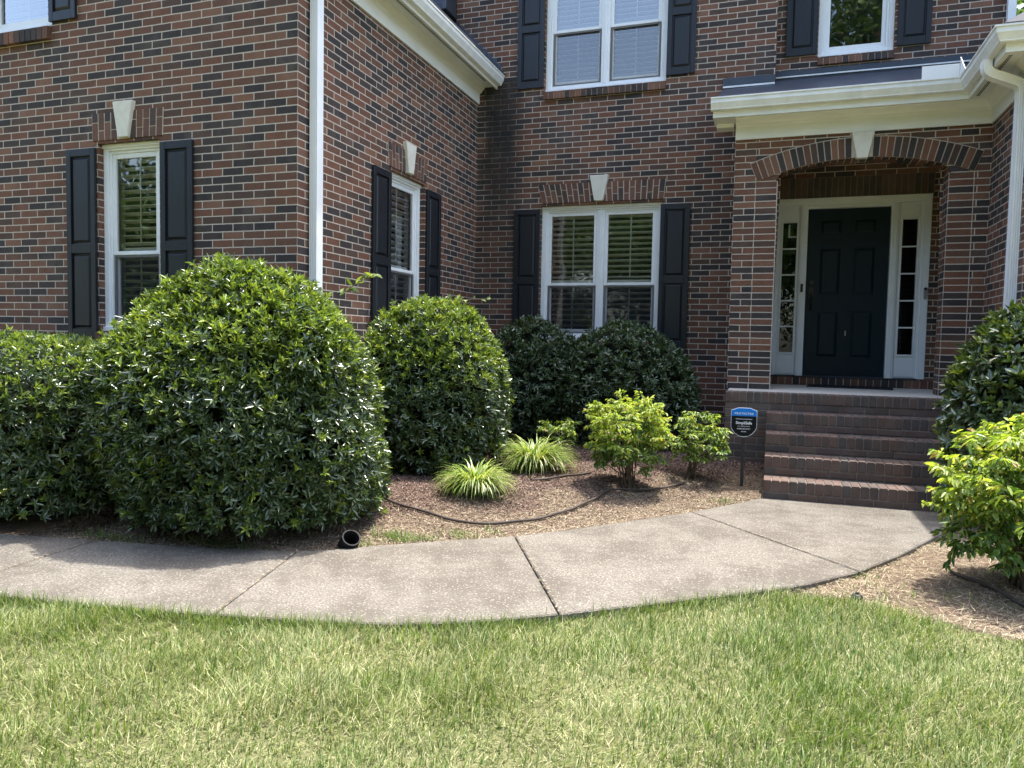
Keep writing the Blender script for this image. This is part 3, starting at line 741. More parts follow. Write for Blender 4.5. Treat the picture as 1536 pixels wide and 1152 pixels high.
m.box(-.46, .46, -.22, .22, .854, .866, M['mat'])
for i in range(15): m.box(-.44 + i * .06, -.41 + i * .06, -.20, .20, .866, .870, M['mat'])
m.frame(-.46, .46, .8655, .8725, .02, -.22, .22, M['mat']) if False else None
m.build('doormat', None, label='dark rubber doormat lying on the porch slab before the door', cat='doormat')

# ------------------------------------------------------------------ ground, walkway
BACK = np.array([(-7.5, 3.30), (-6.0, 3.40), (-4.75, 3.52), (-4.14, 3.62), (-3.67, 3.70), (-3.22, 3.79), (-2.77, 3.91), (-2.58, 4.02), (-2.38, 4.20), (-2.11, 4.42), (-1.66, 4.76), (-1.3, 5.15), (-.95, 5.58), (-.6, 6.02), (-.32, 6.43), (-.05, 6.87)])
FRONT = np.array([(-7.5, 2.55), (-5.0, 2.58), (-3.65, 2.68), (-3.34, 2.72), (-3.0, 2.77), (-2.69, 2.82), (-2.45, 2.87), (-2.15, 2.93), (-1.9, 2.99), (-1.62, 3.08), (-1.37, 3.20), (-1.16, 3.33), (-.94, 3.49), (-.72, 3.67), (-.47, 3.87), (-.22, 4.07), (.01, 4.27), (.22, 4.46), (.53, 4.84), (.82, 5.34), (1.12, 5.95), (1.38, 6.45), (1.56, 6.87)])
def seg_dist(P, L):
    d = np.full(len(P), 1e9)
    for a, b in zip(L[:-1], L[1:]):
        ab = b - a; t = np.clip(((P - a) @ ab) / (ab @ ab), 0, 1); d = np.minimum(d, np.linalg.norm(P - a - t[:, None] * ab, axis=1))
    return d
def above(P, L):                            # P lies on the house side of polyline L
    return P[:, 1] > np.interp(P[:, 0], L[:, 0], L[:, 1])
LAWN_R = np.array([(.10, 4.30), (.30, 4.34), (.45, 4.33), (.8, 4.17), (1.15, 4.03), (1.8, 3.8), (3.5, 3.5), (9, 3.0)])
def zone(P):
    """0 lawn, 1 walkway, 2 left bed, 3 right bed"""
    z = np.zeros(len(P), int)
    left = above(P, BACK) & (P[:, 0] < -.046)
    walk = above(P, FRONT) & ~left & (P[:, 0] < 1.56) & (P[:, 1] < 6.88)
    right = ~above(P, FRONT) & above(P, LAWN_R) & (P[:, 0] > .10) | (P[:, 0] >= 1.56) & above(P, LAWN_R)
    z[right] = 3; z[walk] = 1; z[left] = 2
    return z
sm = lambda t: np.clip(t, 0, 1) ** 2 * (3 - 2 * np.clip(t, 0, 1))
def ground_h(P):
    P = np.asarray(P, float).reshape(-1, 2); z = zone(P); h = np.full(len(P), -.040)
    dB = seg_dist(P, BACK); dF = seg_dist(P, FRONT)
    i = z == 2; h[i] = -.014 + .150 * sm(dB[i] / 1.25)
    i = z == 3; h[i] = -.03 + .07 * sm(dF[i] / 1.2) * sm((P[i, 1] - 4.2) / 1.0)
    i = z == 1; h[i] = -.06
    h += np.where(z >= 2, .007 * np.sin(P[:, 0] * 9 + P[:, 1] * 4) * np.sin(P[:, 1] * 11 - P[:, 0] * 3), 0)
    return h
gx = np.arange(-9, 7.01, .05); gy = np.arange(.0, 10.3, .05)
GX, GY = np.meshgrid(gx, gy, indexing='ij'); GP = np.stack([GX.ravel(), GY.ravel()], 1)
GV = np.column_stack([GP, ground_h(GP)]); ny = len(gy)
I, J = np.meshgrid(np.arange(len(gx) - 1), np.arange(ny - 1), indexing='ij'); q = (I * ny + J).ravel()
GF = np.stack([q, q + ny, q + ny + 1, q + 1], 1)
cz = zone(GV[GF].mean(1)[:, :2])
def sub(mask):
    F = GF[mask]; u, inv = np.unique(F, return_inverse=True); return GV[u], inv.reshape(F.shape)
v, f = sub(cz >= 2); link('planting_bed', np_mesh('planting_bed', v, f, [M['soil']], smooth=True), kind='structure')
v, f = sub(cz < 2); link('lawn_ground', np_mesh('lawn_ground', v, f, [M['lawn_soil']], smooth=True), kind='structure')
m = MB()
for a in ((-150, 150, -150, 0), (-150, -9, 0, 10.25), (7, 150, 0, 10.25), (-150, 150, 10.25, 150)):
    m.face([(a[0], a[2], -.042), (a[1], a[2], -.042), (a[1], a[3], -.042), (a[0], a[3], -.042)], M['lawn_soil'])
m.build('ground', None, kind='structure', loc=(0, 0, -.042))

JO = [((-4.06, 3.63), (-3.98, 2.63)), ((-2.745, 3.915), (-2.47, 2.865)), ((-1.62, 4.80), (-.94, 3.49)), ((-.57, 6.06), (.53, 4.84))]
m = MB()
def cut(L, p): i = np.searchsorted(L[:, 0], p[0]); return i
ends_b = [BACK[0]] + [np.array(j[0]) for j in JO] + [BACK[-1]]; ends_f = [FRONT[0]] + [np.array(j[1]) for j in JO] + [FRONT[-1]]
for k in range(5):
    def run(L, a, b):
        mid = [p for p in L if a[0] + .02 < p[0] < b[0] - .02]; g = .006
        d = (mid[0] if mid else b) - a; d = d / np.linalg.norm(d) * (g if k else 0)
        e = (mid[-1] if mid else a) - b; e = e / np.linalg.norm(e) * (g if k < 4 else 0)
        pts = [a + d] + mid + [b + e]
        out = [pts[0]]
        for p, q in zip(pts, pts[1:]):
            n = max(1, int(np.linalg.norm(q - p) / .12))
            out += [p + (q - p) * t for t in np.linspace(0, 1, n + 1)[1:]]
        return out
    ring = run(FRONT, ends_f[k], ends_f[k + 1]) + run(BACK, ends_b[k], ends_b[k + 1])[::-1]
    j = .0015 * (k % 2)
    m.solid([(p[0], p[1], -.11) for p in ring], [(p[0], p[1], -j) for p in ring], M['concrete'])
o = m.build('walkway', None, .007, kind='structure')

# ------------------------------------------------------------------ foliage builders
def unit(a): return a / (np.linalg.norm(a, axis=-1, keepdims=True) + 1e-9)
def leaves(P, D, U, L, W, fold=.22, droop=.12):
    """folded six-point leaves; returns vertices and quads"""
    n = len(P); S = unit(np.cross(D, U)); Nn = np.cross(S, D)
    L = np.broadcast_to(L, n)[:, None]; W = np.broadcast_to(W, n)[:, None]
    a = P + D * L * .30 - Nn * droop * L * .1; b = P + D * L * .68 - Nn * droop * L * .45
    V = np.stack([P, a + S * W * .46 + Nn * W * fold, b + S * W * .42 + Nn * W * fold, P + D * L - Nn * droop * L, b - S * W * .42 + Nn * W * fold, a - S * W * .46 + Nn * W * fold], 1).reshape(-1, 3)
    i = np.arange(n)[:, None] * 6
    F = np.concatenate([i + np.array([[0, 1, 2, 3]]), i + np.array([[0, 3, 4, 5]])], 1).reshape(-1, 4)
    return V, F
def rnd_dirs(n): return unit(rng.standard_normal((n, 3)))
def lumps(d, seed, amp):
    r = np.random.default_rng(seed); out = np.zeros(len(d))
    for fr_, a in ((3, 1), (6, .6), (11, .4)):
        for _ in range(3): out += a * np.sin(d @ unit(r.standard_normal(3)) * fr_ + r.random() * 6.3)
    return amp * out / 2.4
def shrub(name, c, rad, p, n, label, cat='shrub', group=None, mats=('leaf', 'leaf_new'), ll=(.040, .066), lw=(.013, .0185), per=7, seed=1, new_top=.6, new_side=.10, lump=.05, spike=30, depth=.10, ybias=None, zlow=1.):
    c = np.array(c, float); rad = np.array(rad, float)
    gz = float(ground_h([c[:2]])[0])
    t = thing(name, (c[0], c[1], gz), label, cat, group)
    def rr(d): return 1 / ((np.abs(d / np.where(d[:, 2:3] < 0, rad * np.array([1, 1, zlow]), rad)) ** p).sum(1)) ** (1 / p) * (1 + lumps(d, seed, lump))
    # whorls of leaves at the twig ends
    d = unit(rng.standard_normal((int(n * 1.5), 3)) * rad)
    if ybias: d = d[(d[:, 1] < .35) | (rng.random(len(d)) < ybias)]
    dep = np.minimum(rng.exponential(depth * .5, len(d)), depth * 2.2) - (rng.random(len(d)) > .86) * rng.random(len(d)) * .055
    P = c + d * (rr(d) - dep)[:, None]
    ok = P[:, 2] > gz + .005 + .05 * rng.random(len(P)); d, P, dep = d[ok][:n], P[ok][:n], dep[ok][:n]
    k = spike
    if k:
        i = rng.integers(0, len(P), k * 8); i = i[d[i, 2] > .45][:k]
        P[i] += unit(d[i] * .3 + np.array([0, 0, 1])) * (rng.random((len(i), 1)) * .05 + .02)
    ax = unit(d * .75 + np.array([0, 0, .55]) + .45 * rng.standard_normal(d.shape))
    m_ = len(P); ph = rng.random(m_) * 6.28
    ref = unit(np.cross(ax, rnd_dirs(m_))); ref2 = np.cross(ax, ref)
    LP, LD, LU, LL, LW, NEW = [], [], [], [], [], []
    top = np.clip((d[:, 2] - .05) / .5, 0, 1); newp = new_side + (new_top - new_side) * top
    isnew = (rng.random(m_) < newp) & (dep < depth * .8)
    for j in range(per):
        a = ph + j * 2.4 + rng.random(m_) * .5
        out = ref * np.cos(a)[:, None] + ref2 * np.sin(a)[:, None]
        sp = (rng.random(m_) * .9 + .35) * np.where(isnew, .75, 1.15)
        D = unit(ax * np.cos(sp)[:, None] + out * np.sin(sp)[:, None] - np.array([0, 0, .12]))
        LP.append(P + ax * (rng.random((m_, 1)) * .035 - .02)); LD.append(D); LU.append(unit(ax - D * .3 + .25 * rng.standard_normal(D.shape)))
        LL.append(rng.uniform(*ll, m_)); LW.append(rng.uniform(*lw, m_)); NEW.append(isnew)
    V, F = leaves(np.concatenate(LP), np.concatenate(LD), np.concatenate(LU), np.concatenate(LL), np.concatenate(LW))
    mi = np.repeat(np.concatenate(NEW).astype(int), 2)
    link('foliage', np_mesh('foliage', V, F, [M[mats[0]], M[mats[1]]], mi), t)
    # dark twiggy heart that the leaves stand on
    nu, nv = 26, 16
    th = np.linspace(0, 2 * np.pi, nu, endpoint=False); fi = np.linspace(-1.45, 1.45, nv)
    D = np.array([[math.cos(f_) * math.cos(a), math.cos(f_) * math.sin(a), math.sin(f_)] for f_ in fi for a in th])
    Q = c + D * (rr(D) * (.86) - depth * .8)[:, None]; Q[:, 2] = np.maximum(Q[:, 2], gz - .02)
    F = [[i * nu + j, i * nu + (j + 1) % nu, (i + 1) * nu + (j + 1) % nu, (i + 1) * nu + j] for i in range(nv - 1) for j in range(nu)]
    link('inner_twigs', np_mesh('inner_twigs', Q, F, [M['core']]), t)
    b = MB()
    for j in range(14):
        a = rng.random() * 6.28; r0 = .12 * rng.random()
        p0 = np.array([c[0] + r0 * math.cos(a), c[1] + r0 * math.sin(a), gz - .03]); e = np.array([c[0] + rad[0] * .55 * math.cos(a), c[1] + rad[1] * .55 * math.sin(a), gz + rad[2] * .9])
        b.tube([p0, p0 * .6 + e * .4 + .03 * rng.standard_normal(3), e], [.018, .013, .007], M['bark'], 6)
    b.build('stems', t)
    return t
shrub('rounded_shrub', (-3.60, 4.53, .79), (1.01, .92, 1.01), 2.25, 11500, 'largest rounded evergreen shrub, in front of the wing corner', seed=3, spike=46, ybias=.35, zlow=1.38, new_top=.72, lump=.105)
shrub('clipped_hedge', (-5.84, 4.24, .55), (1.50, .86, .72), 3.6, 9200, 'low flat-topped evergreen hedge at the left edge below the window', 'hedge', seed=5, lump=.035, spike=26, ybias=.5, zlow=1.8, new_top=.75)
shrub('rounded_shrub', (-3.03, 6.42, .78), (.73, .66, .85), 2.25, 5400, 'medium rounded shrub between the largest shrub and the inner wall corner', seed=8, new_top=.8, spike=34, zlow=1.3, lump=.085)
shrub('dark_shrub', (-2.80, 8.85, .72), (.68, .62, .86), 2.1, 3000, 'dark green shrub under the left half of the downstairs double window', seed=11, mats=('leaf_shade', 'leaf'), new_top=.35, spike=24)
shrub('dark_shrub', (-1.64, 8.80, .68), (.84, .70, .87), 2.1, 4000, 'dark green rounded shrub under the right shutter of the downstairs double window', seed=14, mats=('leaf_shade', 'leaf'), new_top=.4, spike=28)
shrub('broadleaf_shrub', (1.99, 6.66, .82), (.67, .55, .86), 2.3, 2000, 'glossy broad-leaved shrub beside the right downspout', seed=17, mats=('leaf_grey', 'leaf_new'), ll=(.065, .095), lw=(.024, .034), per=7, new_top=.35, new_side=.12, spike=14, depth=.12)

def nandina(name, base, crown_c, crown_r, nfr, label, group, ll, seed=1, low=.10, stems=14, dens=26):
    base = np.array([base[0], base[1], float(ground_h([base])[0])]); t = thing(name, tuple(base), label, 'shrub', group)
    cc = np.array(crown_c, float); cr = np.array(crown_r, float)
    tips = []
    P, D, U, LO = [], [], [], []
    d = unit(rng.standard_normal((nfr * 3, 3)) * cr); d = d[d[:, 2] > -.92][:nfr]
    for i in range(len(d)):
        r = 1 - .55 * rng.random() ** 2
        o = cc + d[i] * cr * r * (1 + .14 * math.sin(5 * d[i][0] + seed) * math.cos(4 * d[i][1] - seed)); 
        ax = unit(np.array([d[i][0], d[i][1], .18 + .4 * rng.random()]) + .35 * rng.standard_normal(3))
        side = unit(np.cross(ax, (0, 0, 1))); fl = ll * 2.6
        for j in range(dens):
            s_ = rng.random(); lat = (rng.random() - .5) * 2 * (1 - s_ * .6)
            p = o + ax * s_ * fl + side * lat * fl * .45 + np.array([0, 0, -.35 * abs(lat) * fl * .4 - .25 * s_ * s_ * fl])
            P.append(p); D.append(unit(ax * .5 + side * np.sign(lat) * .8 + np.array([0, 0, -.35 - .5 * rng.random()]) + .3 * rng.standard_normal(3)))
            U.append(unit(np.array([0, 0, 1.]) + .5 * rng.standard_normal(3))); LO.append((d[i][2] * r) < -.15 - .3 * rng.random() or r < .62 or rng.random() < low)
        if i % max(1, len(d) // stems) == 0: tips.append(o)
    P, D, U = map(np.array, (P, D, U)); n = len(P)
    V, F = leaves(P, D, U, rng.uniform(ll * .75, ll * 1.2, n), rng.uniform(ll * .30, ll * .42, n), .2, .25)
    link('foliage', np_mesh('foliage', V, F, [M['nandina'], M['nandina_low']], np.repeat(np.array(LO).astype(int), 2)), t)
    b = MB()
    for e in tips:
        a = rng.random() * 6.28; p0 = base + np.array([.055 * math.cos(a), .055 * math.sin(a), -.02]); k = np.array([base[0] + (e[0] - base[0]) * .35, base[1] + (e[1] - base[1]) * .35, base[2] + (e[2] - base[2]) * .55])
        b.tube([p0, k, e], [.008, .006, .003], M['bark'], 5)
    b.build('stems', t)
    return t
NG = 'yellow-green nandina bushes'
nandina('nandina_bush', (-1.16, 6.47), (-1.16, 6.47, .545), (.30, .30, .31), 330, 'yellow-green bush standing on thin stems in the middle of the mulch bed', NG, .040, 2)
nandina('nandina_bush', (-.70, 7.12), (-.62, 7.14, .46), (.20, .20, .25), 95, 'sparse green bush with yellow tips, right behind the middle yellow-green bush', NG, .042, 4, low=.55)
nandina('nandina_bush', (-2.03, 7.32), (-2.03, 7.32, .43), (.15, .15, .14), 34, 'smallest green bush, tucked behind the strap-leaved clumps', NG, .042, 6, low=.5, stems=6)
nandina('nandina_bush', (1.34, 4.84), (1.39, 4.86, .52), (.385, .38, .41), 330, 'bright yellow-green bush beside the bottom step at the right edge', NG, .055, 9, low=.26, stems=26, dens=26)

def ribbon(P0, az, ln, wd, rise, bend, seg=5):
    """arching blades: returns V, F"""
    n = len(P0); t = np.linspace(0, 1, seg + 1)
    el = rise[:, None] - bend[:, None] * t[None, :] ** 1.3
    ds = ln[:, None] / seg
    hx = np.cumsum(np.cos(el) * ds, 1); hz = np.cumsum(np.sin(el) * ds, 1)
    hx = np.concatenate([np.zeros((n, 1)), hx[:, :-1]], 1); hz = np.concatenate([np.zeros((n, 1)), hz[:, :-1]], 1)
    ca, sa = np.cos(az)[:, None], np.sin(az)[:, None]
    C = np.stack([P0[:, 0:1] + hx * ca, P0[:, 1:2] + hx * sa, P0[:, 2:3] + hz], 2)
    w = wd[:, None] * np.clip(1.05 - t ** 3 * 1.0, .06, 1)[None, :] * .5
    S = np.stack([-sa * w, ca * w, np.zeros_like(w)], 2)
    V = np.stack([C - S, C + S], 2).reshape(-1, 3)
    k = seg + 1; b = (np.arange(n) * k * 2)[:, None, None]; j = np.arange(seg)[None, :, None] * 2
    F = (b + j + np.array([0, 1, 3, 2])[None, None, :]).reshape(-1, 4)
    return V, F
def liriope(x, y, r, h, n, label):
    gz = float(ground_h([(x, y)])[0]); az = rng.random(n) * 6.28; q = rng.random(n) ** .7 * r * .34
    P0 = np.stack([x + q * np.cos(az), y + q * np.sin(az), np.full(n, gz - .01)], 1)
    k = rng.random(n); ln = rng.uniform(.75, 1.15, n) * (r * .85 + h * .35)
    V, F = ribbon(P0, az + .35 * rng.standard_normal(n), ln, rng.uniform(.0085, .0135, n), 1.52 - .60 * k, 1.7 + 1.0 * rng.random(n) + .35 * k, 6)
    V[:, 2] = np.maximum(V[:, 2], gz + .004)
    link('strap_leaf_clump', np_mesh('strap_leaf_clump', V, F, [M['liriope']]), None, (x, y, gz), label, 'ornamental grass', 'strap-leaved clumps')
liriope(-2.205, 5.53, .29, .33, 560, 'strap-leaved grassy clump nearest the walkway, under the medium shrub')
liriope(-2.05, 6.60, .37, .37, 640, 'strap-leaved grassy clump further back, beside the smallest green bush')

# a few lighter shoots of creeper on the shrubs
def shoot(p, d, n, ll, label):
    A = np.array(p, float); d = np.array(d, float); mid = A + d * .5 + np.array([0, 0, .03])
    tt = np.linspace(0, 1, n)[:, None]; C = (1 - tt) ** 2 * (A - unit(d) * .08) + 2 * tt * (1 - tt) * mid + tt ** 2 * (A + d)
    P = C + .002 * rng.standard_normal((n, 3)); D = unit(d + .55 * np.linalg.norm(d) * rng.standard_normal((n, 3)) + np.array([0, 0, .02]))
    V, F = leaves(P, D, unit(np.array([0, -.3, 1.]) + .3 * rng.standard_normal((n, 3))), rng.uniform(ll * .7, ll, n), rng.uniform(ll * .4, ll * .55, n))
    b = MB(); b.tube([tuple(q) for q in C], .003, M['bark'], 5); k = len(b.v); mi = b.mi(M['leaf_new'])
    b.v += [tuple(q) for q in V]; b.f += (F + k).tolist(); b.m += [mi] * len(F); b.uv += [[(0, 0)] * 4] * len(F)
    b.build('creeper_shoot', None, label=label, cat='creeper', group='creeper shoots on the shrubs')
shoot((-3.02, 4.95, 1.68), (.16, .10, .12), 16, .085, 'pale creeper shoot on the right shoulder of the largest shrub')
shoot((-3.25, 6.05, 1.50), (.10, .12, .14), 18, .075, 'pale creeper leaves on the left top of the medium shrub')
shoot((-2.95, 6.45, 1.66), (.40, .15, .05), 9, .06, 'thin creeper sprig standing above the medium shrub')
shoot((-3.40, 3.98, 1.32), (.10, -.04, .04), 4, .10, 'three pale weed leaves on the face of the largest shrub')

# ------------------------------------------------------------------ things lying in the beds
def gz(x, y): return float(ground_h([(x, y)])[0])
def ground_tube(name, pts, r, mat, label, cat, group=None, lift=1.1):
    P = np.array(pts, float); out = []
    for i in range(len(P) - 1):
        p0, p1, p2, p3 = P[max(i - 1, 0)], P[i], P[i + 1], P[min(i + 2, len(P) - 1)]
        for t in np.linspace(0, 1, 7)[: 7 if i == len(P) - 2 else 6]:
            q = .5 * ((2 * p1) + (-p0 + p2) * t + (2 * p0 - 5 * p1 + 4 * p2 - p3) * t * t + (-p0 + 3 * p1 - 3 * p2 + p3) * t ** 3)
            out.append((q[0], q[1], gz(q[0], q[1]) + r * lift + .010 + .004 * math.sin(7 * q[0] + 3 * q[1])))
    m = MB(); m.tube(out, r, M[mat], 8); m.build(name, None, smooth=True, label=label, cat=cat, group=group)
ground_tube('garden_hose', [(-3.0, 5.02), (-2.80, 5.02), (-2.62, 4.97), (-2.36, 4.93), (-2.12, 4.90), (-1.88, 4.93), (-1.68, 5.12), (-1.48, 5.45), (-1.34, 5.85), (-1.28, 6.2), (-1.20, 6.33), (-1.0, 6.42), (-.85, 6.62), (-.72, 6.85)], .0105, 'hose', 'weathered brown edging hose curving across the mulch bed', 'hose')
ground_tube('wooden_stick', [(-1.92, 6.10), (-1.75, 6.28), (-1.52, 6.62)], .010, 'hose', 'short thin stick lying on mulch right of the grassy clumps', 'stick')
ground_tube('garden_hose', [(1.05, 5.05), (1.20, 4.72), (1.33, 4.48), (1.7, 4.30), (2.1, 4.2)], .011, 'hose', 'brown hose under the bright bush at the right edge', 'hose')
# corrugated drain pipe end
m = MB(); ax = np.array([.55, -.42, .72]); ax /= np.linalg.norm(ax); e = np.array([-2.485, 4.12, .055]); n = 26
side = np.cross(ax, (0, 0, 1)); side /= np.linalg.norm(side); up = np.cross(side, ax)
def rings(rs): 
    base = len(m.v); mi = m.mi(M['pipe'])
    for s_, r_ in rs:
        for k in range(n):
            a = 2 * math.pi * k / n; m.v.append(tuple(e + ax * s_ + r_ * (math.cos(a) * side + math.sin(a) * up)))
    for i in range(len(rs) - 1):
        for k in range(n):
            m.f.append([base + i * n + k, base + i * n + (k + 1) % n, base + (i + 1) * n + (k + 1) % n, base + (i + 1) * n + k]); m.m.append(mi); m.uv.append([(0, 0)] * 4)
out_ = [(-.30 + i * .012, .056 + (.006 if i % 2 else 0)) for i in range(26)] + [(.012, .059)]
rings(out_ + [(.012, .051)] + [(p - .001, q - .007) for p, q in out_[::-1]])
m.build('drain_pipe', None, label='open end of a black corrugated drain pipe at the walkway edge', cat='pipe')
m = MB(); c = (.47, 4.36, gz(.47, 4.36))
m.tube([(c[0], c[1], c[2] - .02), (c[0], c[1], c[2] + .022), (c[0], c[1], c[2] + .034)], [.030, .030, .020], M['black'], 16); m.tube([(c[0], c[1], c[2] + .03), (c[0], c[1], c[2] + .045)], .010, M['black'], 10)
m.build('sprinkler_head', None, .002, label='small black sprinkler head in the straw right of the walkway', cat='sprinkler')

# yard sign
sx, sy = -.235, 7.24; sg = gz(sx, sy)
sign = thing('yard_sign', (sx, sy, sg), 'small shield-shaped blue and black security sign on a stake beside the steps', 'sign')
yaw_s = .06
sf = lambda p: (sx + math.cos(yaw_s) * p[0] - math.sin(yaw_s) * p[1], sy + math.sin(yaw_s) * p[0] + math.cos(yaw_s) * p[1], p[2])
def shield(k=0.):
    w = .115 - k; zt, zs_, zb = .752 - k, .727 - k * .9, .478 + k
    r = [(-.052, zt), (.052, zt), (w, zs_), (w, .575), (w * .90, .545), (w * .68, .513), (w * .36, .489), (.0, zb + .002), (-w * .36, .489), (-w * .68, .513), (-w * .90, .545), (-w, .575), (-w, zs_)]
    return [(x, z + (.006 if k and z < .55 else 0) * (k / .006)) for x, z in r]
m = MB(sf); m.plate(shield(), -.004, .004, M['sign_white']); m.build('sign_board', sign)
s_in = shield(.004)
m = MB(sf); m.plate([p for p in s_in if p[1] < .68 or True and False] + [], -.006, -.0042, M['sign_black']) if False else None
low = [(.1115, .676), (.1115, .575)] + [(x, z) for x, z in s_in[4:11]] + [(-.1115, .575), (-.1115, .676)]
m.plate(low, -.0062, -.0042, M['sign_black']); m.build('black_panel', sign)
m = MB(sf); m.plate([(-.1115, .6765), (.1115, .6765), (.1115, .7245), (.0515, .7485), (-.0515, .7485), (-.1115, .7245)], -.0062, -.0042, M['sign_blue']); m.build('blue_panel', sign)
m = MB(sf); m.box(-.0145, .0145, -.003, .012, sg - .05, .500, M['black']); m.box(-.006, .006, .004, .010, .45, .70, M['black'])
for k in range(4): m.box(-.017, .017, -.004, .013, sg + .03 + k * .05, sg + .036 + k * .05, M['black'])
m.build('stake', sign, .002)
def lettering(txt, size, z, spacing=1., name='lettering'):
    cu = bpy.data.curves.new('lettering', 'FONT'); cu.body = txt; cu.size = size; cu.align_x = 'CENTER'; cu.extrude = .0006; cu.space_character = spacing; cu.resolution_u = 2; cu.offset = size * .018
    tmp = bpy.data.objects.new('tmp_text', cu); COL.objects.link(tmp)
    dg = bpy.context.evaluated_depsgraph_get(); me = bpy.data.meshes.new_from_object(tmp.evaluated_get(dg)); COL.objects.unlink(tmp); bpy.data.objects.remove(tmp)
    for v in me.vertices:
        x, y, z_ = v.co; v.co = sf((x, -.0070 - z_, z + y))
    me.materials.clear(); me.materials.append(M['sign_white'])
    return link(name, me, sign)
lettering('PROTECTED', .025, .6905, 1.28)
lettering('PROFESSIONALLY MONITORED BY', .0095, .645)
lettering('SimpliSafe', .036, .601)
lettering('24/7 SURVEILLANCE', .010, .578, 1.25)
lettering('HOME SECURITY', .0145, .553, 1.1)
lettering('SYSTEM', .012, .528, 1.1)

# ------------------------------------------------------------------ lawn, mulch, litter (nobody could count them)
def scatter(x0, x1, y0, y1, n): return np.stack([rng.uniform(x0, x1, n), rng.uniform(y0, y1, n)], 1)
def wave(P, seed, f):
    r = np.random.default_rng(seed); o = np.zeros(len(P))
    for k in range(7):
        a = r.random() * 6.28; q = f * (.5 + 1.8 * r.random()); o += np.sin(P @ np.array([math.cos(a), math.sin(a)]) * q + r.random() * 6.28)
    return o / 3.2
P = scatter(-5.6, 3.2, .95, 4.55, 360000)
hw = .30 + (P[:, 1] - .9) * .0
lim_l = -1.10 * P[:, 1] - 1.0; lim_r = .42 * P[:, 1] + .55
keep = (zone(P) == 0) & (P[:, 0] > lim_l) & (P[:, 0] < lim_r)
fall = np.clip(1.25 - (P[:, 1] - 1.2) * .10, .75, 1); dn = wave(P, 21, 3.)
keep &= rng.random(len(P)) < fall * np.clip(.95 + .30 * dn, .30, 1)
edge = np.minimum(seg_dist(P, FRONT), np.where(P[:, 0] > .05, seg_dist(P, LAWN_R), 9)); keep &= (rng.random(len(P)) < np.clip(edge / .03 + .75, 0, 1))
P = P[keep]; n = len(P)
base = np.column_stack([P, np.full(n, -.040)])
az = 1.1 * wave(P, 5, 2.2) + 1.0 * wave(P, 6, 9) + rng.standard_normal(n) * 1.5
tall = np.clip(.80 + .34 * wave(P, 9, 5.) + .12 * rng.standard_normal(n), .35, 1.6)
clump = wave(P, 31, 2.6) + .8 * wave(P, 33, 8.)
q = rng.random(n); dark = q < np.clip(.10 + .13 * clump, .02, .45); flat = (q > np.clip(.73 + .10 * clump + .09 * wave(P, 35, 1.2), .35, .95)) & ~dark
kind_ = np.where(dark, 1, np.where(flat, 2, 0))
ln = rng.uniform(.045, .088, n) * tall * np.where(dark, 1.2, 1); wd = rng.uniform(.0021, .0036, n) * np.where(dark, 1.3, 1)
rise = np.where(flat, rng.uniform(.25, .9, n), rng.uniform(.75, 1.5, n))
bend = rng.uniform(.1, 1.0, n) * np.where(flat, .7, 1.1)
V, F = ribbon(base, az, ln, wd, rise, bend, 3)
ne = 3000                                                          # taller fringe that the mower leaves along the slab edge
tt = np.sort(rng.random(ne)) * (len(FRONT) - 7); i0 = tt.astype(int); fr_ = (tt - i0)[:, None]
E0 = FRONT[i0] * (1 - fr_) + FRONT[i0 + 1] * fr_; E0 = E0 + np.array([.25, -1.]) * (rng.random((ne, 1)) ** 1.6 * .055 + .002)
E0 = E0[wave(E0, 77, 9) > -.9 + .9 * rng.random(len(E0))]; ne = len(E0)
dk = rng.random(ne) < .15
V2, F2 = ribbon(np.column_stack([E0, np.full(ne, -.040)]), rng.random(ne) * 6.28, rng.uniform(.05, .105, ne), rng.uniform(.0022, .0038, ne), rng.uniform(1.0, 1.52, ne), rng.uniform(.1, .9, ne), 3)
F = np.concatenate([F, F2 + len(V)]); V = np.concatenate([V, V2]); kind_ = np.concatenate([kind_, dk.astype(int)])
link('lawn', np_mesh('lawn', V, F, [M['grass'], M['grass_dark'], M['thatch']], np.repeat(kind_, 3)), None, (-.5, 2.5, -.04), kind='stuff')
# weeds along the walkway and in the bed
Q = np.concatenate([np.array(c_) + np.array(s_) * rng.standard_normal((k, 2)) for c_, s_, k in (((-2.25, 4.44), (.13, .05), 420), ((-1.98, 4.66), (.07, .04), 110), ((-2.45, 4.22), (.06, .04), 60), ((-1.78, 4.83), (.05, .03), 40), ((-2.02, 5.45), (.03, .02), 40), ((-4.05, 3.72), (.14, .03), 160), ((.40, 4.86), (.12, .06), 160), ((-3.3, 3.86), (.25, .03), 160), ((.62, 5.2), (.05, .06), 40), ((.7, 4.5), (.3, .1), 120), ((-.35, 6.55), (.06, .05), 60))])
Q = Q[zone(Q) >= 2]; n = len(Q)
V, F = ribbon(np.column_stack([Q, ground_h(Q)]), rng.random(n) * 6.28, rng.uniform(.03, .075, n), rng.uniform(.003, .005, n), rng.uniform(.6, 1.4, n), rng.uniform(.2, 1.2, n), 3)
link('weeds', np_mesh('weeds', V, F, [M['grass_dark']]), None, kind='stuff')
